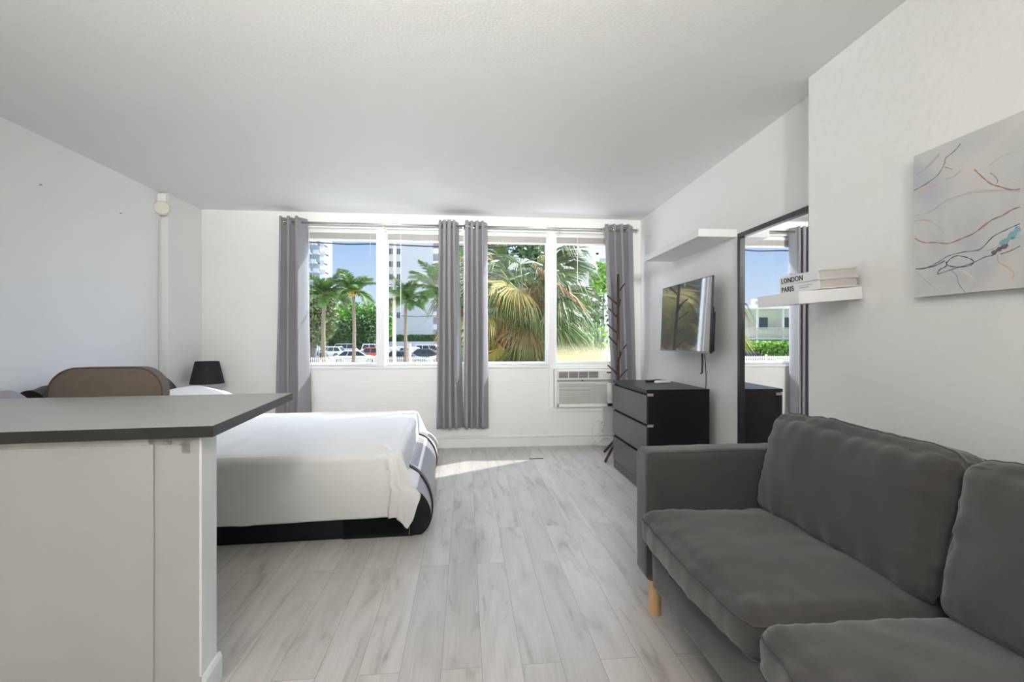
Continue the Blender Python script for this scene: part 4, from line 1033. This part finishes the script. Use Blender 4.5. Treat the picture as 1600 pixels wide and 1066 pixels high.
def leafbox(name, label, x0, x1, y0, y1, z0, z1, m, n, size, seed, cat='hedge'):
    bm = bmesh.new(); rg = random.Random(seed)
    for k in range(n):
        q = Vector((rg.uniform(x0, x1), rg.uniform(y0, y1), z0+(z1-z0)*rg.random()**.6+.12*fn((k*.1, 0, 0)))); d = Vector((rg.gauss(0, 1), rg.gauss(0, 1), rg.gauss(0, 1))).normalized(); e_ = d.cross(Vector((rg.gauss(0, 1), rg.gauss(0, 1), 1))).normalized()
        bm.faces.new([bm.verts.new(v) for v in (q-d*size, q+e_*size*.6, q+d*size, q-e_*size*.6)])
    o = obj(name, bm, m); tag(o, label, cat); return o
leafbox('flowering_hedge', 'bright green hedge in front of the motel, seen in the mirror', -36, -18.6, 45.5, 47.3, GZ, .75, M_lime, 12000, .16, 5)
tree('broadleaf_tree', 270, 72, 7.2, 5.5, 3, 3.2, M_grn, M_bark2, 'green tree rising behind the motel roof on its right', 2600, .3, 31)
def palm_at(x, y, zc, L_, label, seed):
    o = palm(800, 10, 400, L_, label, 12, seed, tr=.16, group='palms near the motel'); return o
pm = palm(640, 36.5, 473, 3.4, 'large palm beside the motel, seen in the mirror', 13, 44, tr=.16, group=None); pm.location = (-29.5, 44.0, GZ)

# cars
M_tyre = mat('black_tyre', (.02, .02, .02), .8); M_rim = mat('alloy_rim', (.5, .5, .52), .35, metal=.7); M_cglass = mat('tinted_car_glass', (.03, .04, .05), .1)
M_tail = mat('red_tail_light', (.45, .02, .02), .3)
def paint(n, c): return mat(n, c, .3, coat=.6)
P_white = paint('white_car_paint', (.78, .78, .78)); P_silver = paint('silver_car_paint', (.42, .43, .44)); P_dark = paint('dark_grey_car_paint', (.06, .07, .085)); P_red = paint('orange_red_car_paint', (.55, .10, .05)); P_blue = paint('blue_car_paint', (.09, .15, .26)); P_black = paint('black_car_paint', (.02, .02, .025))
def car(kind, pnt, label, loc, rz):
    t_ = thing('car', label, 'car', loc, rz)
    if kind == 'suv':   Lc, belt, roof, cab = 4.8, 1.02, 1.76, [(-2.25, 0), (-2.05, 1), (.55, 1), (1.25, 0)]; hood = 1.0
    elif kind == 'hatch': Lc, belt, roof, cab = 4.3, .92, 1.52, [(-2.0, 0), (-1.55, 1), (.35, 1), (1.25, 0)]; hood = .86
    else:               Lc, belt, roof, cab = 4.7, .90, 1.44, [(-1.75, 0), (-1.0, 1), (.35, 1), (1.3, 0)]; hood = .84
    h = Lc/2; wv = .90
    prof_ = [(-h, .45), (-h+.03, belt-.12), (cab[0][0], belt), (cab[3][0], belt-.02), (h-.25, hood-.12), (h, .62), (h-.02, .32), (h-.35, .24), (-h+.35, .24)]
    bm = bmesh.new(); prism(bm, prof_, -wv, wv, 'Y')
    es = [e for e in bm.edges]; bmesh.ops.bevel(bm, geom=es, offset=.07, segments=2, affect='EDGES', profile=.6)
    cb = bmesh.new()
    bo = [(c[0], belt-.05 if c[1] == 0 else roof) for c in cab]
    a_ = [cb.verts.new((x, -(.84 if z < roof else .66), z)) for x, z in bo]; b2 = [cb.verts.new((x, (.84 if z < roof else .66), z)) for x, z in bo]
    cb.faces.new(a_); cb.faces.new(b2[::-1])
    for i in range(4): cb.faces.new((a_[i], b2[i], b2[(i+1) % 4], a_[(i+1) % 4]))
    bmesh.ops.bevel(cb, geom=cb.edges[:], offset=.05, segments=2, affect='EDGES')
    tmp = bpy.data.meshes.new('t'); cb.to_mesh(tmp); cb.free(); bm.from_mesh(tmp); bpy.data.meshes.remove(tmp)
    smooth_angle(obj('body', bm, pnt, t_), 40)
    def lerp(f, x0, x1): return x0+(x1-x0)*f
    bm = bmesh.new()
    zl, zh = belt+.02, roof-.10
    fl_ = (zl-(belt-.05))/(roof-belt+.05); fh_ = (zh-(belt-.05))/(roof-belt+.05)
    def yb(f): return lerp(f, .84, .66)+.012
    xr0, xr1 = lerp(fl_, cab[0][0], cab[1][0])+.14, lerp(fh_, cab[0][0], cab[1][0])+.14
    xf0, xf1 = lerp(fl_, cab[3][0], cab[2][0])-.14, lerp(fh_, cab[3][0], cab[2][0])-.14
    for s in (-1, 1):
        for (fa, fb) in ((0, .30), (.33, .63), (.66, 1)):
            q = [(lerp(fa, xr0, xf0), s*yb(fl_), zl), (lerp(fb, xr0, xf0), s*yb(fl_), zl), (lerp(fb, xr1, xf1), s*yb(fh_), zh), (lerp(fa, xr1, xf1), s*yb(fh_), zh)]
            v = [bm.verts.new(p) for p in q]; bm.faces.new(v)
    obj('side_windows', bm, M_cglass, t_)
    bm = bmesh.new()
    for (c0, c1, s) in ((cab[3][0], cab[2][0], 1), (cab[0][0], cab[1][0], -1)):
        v = [bm.verts.new(p) for p in ((lerp(fl_, c0, c1)+s*.014, -.70, zl), (lerp(fl_, c0, c1)+s*.014, .70, zl), (lerp(fh_+.06, c0, c1)+s*.014, .56, zh+.03), (lerp(fh_+.06, c0, c1)+s*.014, -.56, zh+.03))]; bm.faces.new(v)
    obj('windscreens', bm, M_cglass, t_)
    for x in (-h*.60, h*.63):
        for s in (-1, 1):
            bm = lathe(bmesh.new(), [(.20, -.10), (.32, -.10), (.345, -.06), (.345, .06), (.32, .10), (.20, .10)], 20); wh = obj('wheel', bm, M_tyre, t_); wh.rotation_euler = (PI/2, 0, 0); wh.location = (x, s*.82, .345)
            obj('rim', lathe(bmesh.new(), [(.001, -.104), (.20, -.108), (.21, -.09), (.21, .09), (.20, .108), (.001, .104)], 14), M_rim, wh)
    for s in (-1, 1):
        obj('tail_light', B(-h-.005, -h+.12, s*.86-.09, s*.86+.06, belt-.32, belt-.12), M_tail, t_)
        obj('headlight', B(h-.22, h-.02, s*.74-.12, s*.74+.12, .58, .72, bev=.02), M_white, t_)
    return t_
def cat(px, D): p = at(px, HY, D=D); return (p.x, p.y, GZ)
R_ = math.radians
car('suv', P_dark, 'dark grey sport utility car at the left edge of the window', cat(478, 57), R_(4))
car('hatch', P_white, 'white hatchback beside the dark grey sport utility car', cat(514, 62), R_(172))
car('suv', P_silver, 'silver sport utility car under the trees at the back of the lot', cat(533, 74), R_(176))
car('sedan', P_white, 'white sedan close behind the fence in the left window pane', cat(556, 47), R_(2))
car('hatch', P_red, 'orange red car behind the white sedan', cat(592, 56), R_(8))
car('suv', P_white, 'white car standing behind the orange red car', cat(590, 71), R_(5))
car('sedan', P_white, 'white car farthest left in the second window pane', cat(611, 61), R_(-60))
car('sedan', P_silver, 'silver car beside the cream utility pole', cat(624, 66), R_(-58))
car('sedan', P_blue, 'blue car behind the fence at the foot of the utility pole', cat(630, 45), R_(-3))
car('hatch', P_white, 'white car behind the short white post', cat(645, 57), R_(-50))
car('sedan', P_dark, 'dark car right of the short white post', cat(668, 53), R_(-6))
car('suv', P_white, 'white sport utility car beside the tall palm', cat(676, 62), R_(-14))
car('hatch', P_white, 'white car with red lights near the middle curtain', cat(704, 48.5), R_(184))
car('sedan', P_black, 'black car behind the fence, left one in the mirror', (-25.0, 42.2, GZ), R_(8))
car('sedan', P_dark, 'dark grey car behind the fence, right one in the mirror', (-19.6, 41.8, GZ), R_(176))
car('hatch', P_silver, 'silver car behind the fence at the far edge of the mirror view', (-30.5, 42.0, GZ), R_(2))

# fan palm filling the third pane
fp = at(818, HY, D=7.6); FPX, FPY = fp.x, fp.y
fan = thing('fan_palm', 'shaggy fan palm filling the two right window panes', 'palm tree', (FPX, FPY, GZ))
obj('trunk', T([(0, 0, 0), (.03, 0, 1.2), (0, 0, 2.4), (0, 0, 3.45)], [.22, .19, .2, .12], 14), M_bark, fan, smooth=True)
rg = random.Random(77)
def fanleaf(bm, base, d, R0, n=26, spread=2.5, droop=.5, rng=rg):
    d = d.normalized(); side = d.cross(Vector((0, 0, 1)));
    if side.length < .1: side = Vector((1, 0, 0))
    side.normalize(); up = side.cross(d).normalized()
    roll = rng.uniform(-.6, .6); side, up = side*math.cos(roll)+up*math.sin(roll), up*math.cos(roll)-side*math.sin(roll)
    for k in range(n):
        a = (k/(n-1)-.5)*spread; v = d*math.cos(a)+side*math.sin(a)+up*.10*abs(math.sin(a)); L1 = R0*(.72+.28*math.cos(a))*rng.uniform(.88, 1.08)
        tng = -d*math.sin(a)+side*math.cos(a); tl = rng.choice((-1, 1))*rng.uniform(.4, 1.0); wv = (tng*math.cos(tl)+up*math.sin(tl))*R0*.0105
        p1 = base+v*L1*.45; p2 = base+v*L1*.78+Vector((0, 0, -droop*L1*.10)); p3 = base+v*L1*.97+Vector((0, 0, -droop*L1*.34))
        vs = [bm.verts.new(q) for q in (base, p1-wv*1.2, p2-wv*.8, p3, p2+wv*.8, p1+wv*1.2)]
        bm.faces.new((vs[0], vs[1], vs[5])); bm.faces.new((vs[1], vs[2], vs[4], vs[5])); bm.faces.new((vs[2], vs[3], vs[4]))
nf = 99
for k in range(nf):
    lv = k/nf; zc = 2.0+1.45*lv
    az = k*2.39996+rg.uniform(-.3, .3)
    e0 = -1.0+2.15*lv+rg.uniform(-.3, .3); e0 = min(e0, 1.35)
    pet = rg.uniform(.15, .70)
    d = Vector((math.cos(az)*math.cos(e0), math.sin(az)*math.cos(e0), math.sin(e0)))
    b0 = Vector((math.cos(az)*.12, math.sin(az)*.12, zc)); b1 = b0+Vector((math.cos(az), math.sin(az), 0))*.12+d*pet
    bm = bmesh.new(); tube(bm, [b0, b0.lerp(b1, .5)+Vector((0, 0, .03)), b1], [.016, .012, .010], 5)
    d2 = (d+Vector((0, 0, -.75))).normalized()
    fanleaf(bm, b1, d2, rg.uniform(.70, 1.0), n=46, spread=rg.uniform(1.5, 2.6), droop=rg.uniform(.6, 1.6))
    q = rg.random()
    m = M_fand if (lv < .30 and q < .7) or q < .08 else (M_fany if (lv < .6 and q < .40) or q > .88 else M_fan)
    obj('fan_frond', bm, m, fan)
bm = bmesh.new()
for k in range(2600):                      # the shaggy skirt of hanging dead blades round the trunk
    a = rg.uniform(0, 2*PI); z0_ = 1.4+2.1*rg.random(); r0 = .16+.25*rg.random(); L1 = rg.uniform(.35, .8); out = rg.uniform(.05, .55)
    p0 = Vector((r0*math.cos(a), r0*math.sin(a), z0_)); dv = Vector((math.cos(a)*out, math.sin(a)*out, -1)).normalized(); sd_ = dv.cross(Vector((rg.gauss(0, 1), rg.gauss(0, 1), 0))).normalized()*.011
    p1 = p0+dv*L1*.5+Vector((math.cos(a), math.sin(a), 0))*.08; p2 = p0+dv*L1
    bm.faces.new([bm.verts.new(q) for q in (p0-sd_*.5, p1-sd_, p2, p1+sd_, p0+sd_*.5)])
obj('dead_leaf_skirt', bm, M_fand, fan, kind='stuff')
fan2 = copy_tree(fan); fan.scale = (.92, .92, 1.0); fan2.location = (FPX+.30, FPY+3.0, GZ); fan2.rotation_euler = (0, 0, 2.2); fan2.scale = (.95, .95, 1.12)
tag(fan2, 'second shaggy fan palm standing close behind the front one', 'palm tree')
tree('broadleaf_tree', 800, 17, 5.6, 1.9, 1.6, 3.0, M_grn2, M_bark2, 'dark green broadleaf tree filling the gaps behind the two fan palms', 6500, .13, 41, tr=.14)
# small broadleaf plants and the cream building at the right
D_ = 22; a, c = at(898, HY, D=D_), at(1050, HY, D=D_)
cb = thing('cream_building', 'cream villa wall with a grey window behind the fan palm', 'building', (a.x, a.y, GZ))
ztp = ztop(388, D_)-GZ; obj('wall', B(.4, c.x-a.x, 0, 5, 0, ztp), M_bwarm, cb)
obj('parapet', B(.3, c.x-a.x, -.12, 5, ztp, ztp+.35), M_bw, cb)
u = at(938, HY, D=D_).x-a.x; wq = obj('window', B(u, u+1.1, -.05, .1, ztop(440, D_)-GZ, ztop(404, D_)-GZ), mat('grey_shutter', (.36, .38, .38), .5), cb)
obj('window_sill', B(u-.1, u+1.2, -.12, 0, ztop(441.5, D_)-GZ, ztop(440, D_)-GZ), M_bw, wq)
u = at(921, HY, D=D_).x-a.x; obj('window', B(u, u+.14, -.05, .1, ztop(447, D_)-GZ, ztop(424, D_)-GZ), M_bwin, cb)
u = at(932, HY, D=D_).x-a.x; obj('vent', B(u, u+.12, -.05, .1, ztop(397.5, D_)-GZ, ztop(395, D_)-GZ), M_black, cb)
a2, c2 = at(880, HY, D=16), at(990, HY, D=16)
o = obj('garden_wall', B(a2.x, c2.x, a2.y, a2.y+.15, GZ, ztop(505, 16)), mat('pale_grey_garden_wall', (.62, .62, .63), .8)); tag(o, 'pale grey garden wall behind the small tree', 'garden wall')
def shrub(px, D, pyt, pyb, rad, m, label, n, size, seed, stems=3):
    p = at(px, HY, D=D); zt_, zb_ = ztop(pyt, D), ztop(pyb, D); rng = random.Random(seed)
    t_ = thing('young_tree', label, 'tree', (p.x, p.y, GZ)); bm = bmesh.new()
    hz_ = (zt_-zb_)/2; zc_ = (zt_+zb_)/2-GZ
    foliage(bm, (0, 0, zc_), (rad, rad*.8, hz_), n, size, rng, .2); obj('foliage', bm, m, t_)
    bm = bmesh.new()
    for k in range(stems):
        tube(bm, spline([(0, 0, 0), (rng.uniform(-.08, .08), 0, (zc_)*.5), (rng.uniform(-.25, .25)*rad*2, rng.uniform(-.1, .1), zc_+hz_*.6)], 4), .022, 6)
    obj('stem', bm, M_bark2, t_); return t_
shrub(941, 13, 412, 462, .36, M_lime, 'bright green leafy tree top beside the right curtain', 420, .085, 5)
shrub(928, 12, 458, 515, .50, M_grn2, 'young tree with dark leaves and thin trunk near the right curtain', 260, .075, 6, 4)
shrub(940, 11.5, 505, 548, .42, M_lime, 'low leafy shrub at the bottom right of the window', 160, .06, 8, 3)
shrub(917, 12.5, 497, 535, .22, M_lime, 'sprig of yellow green leaves below the fan palm', 60, .06, 9, 2)
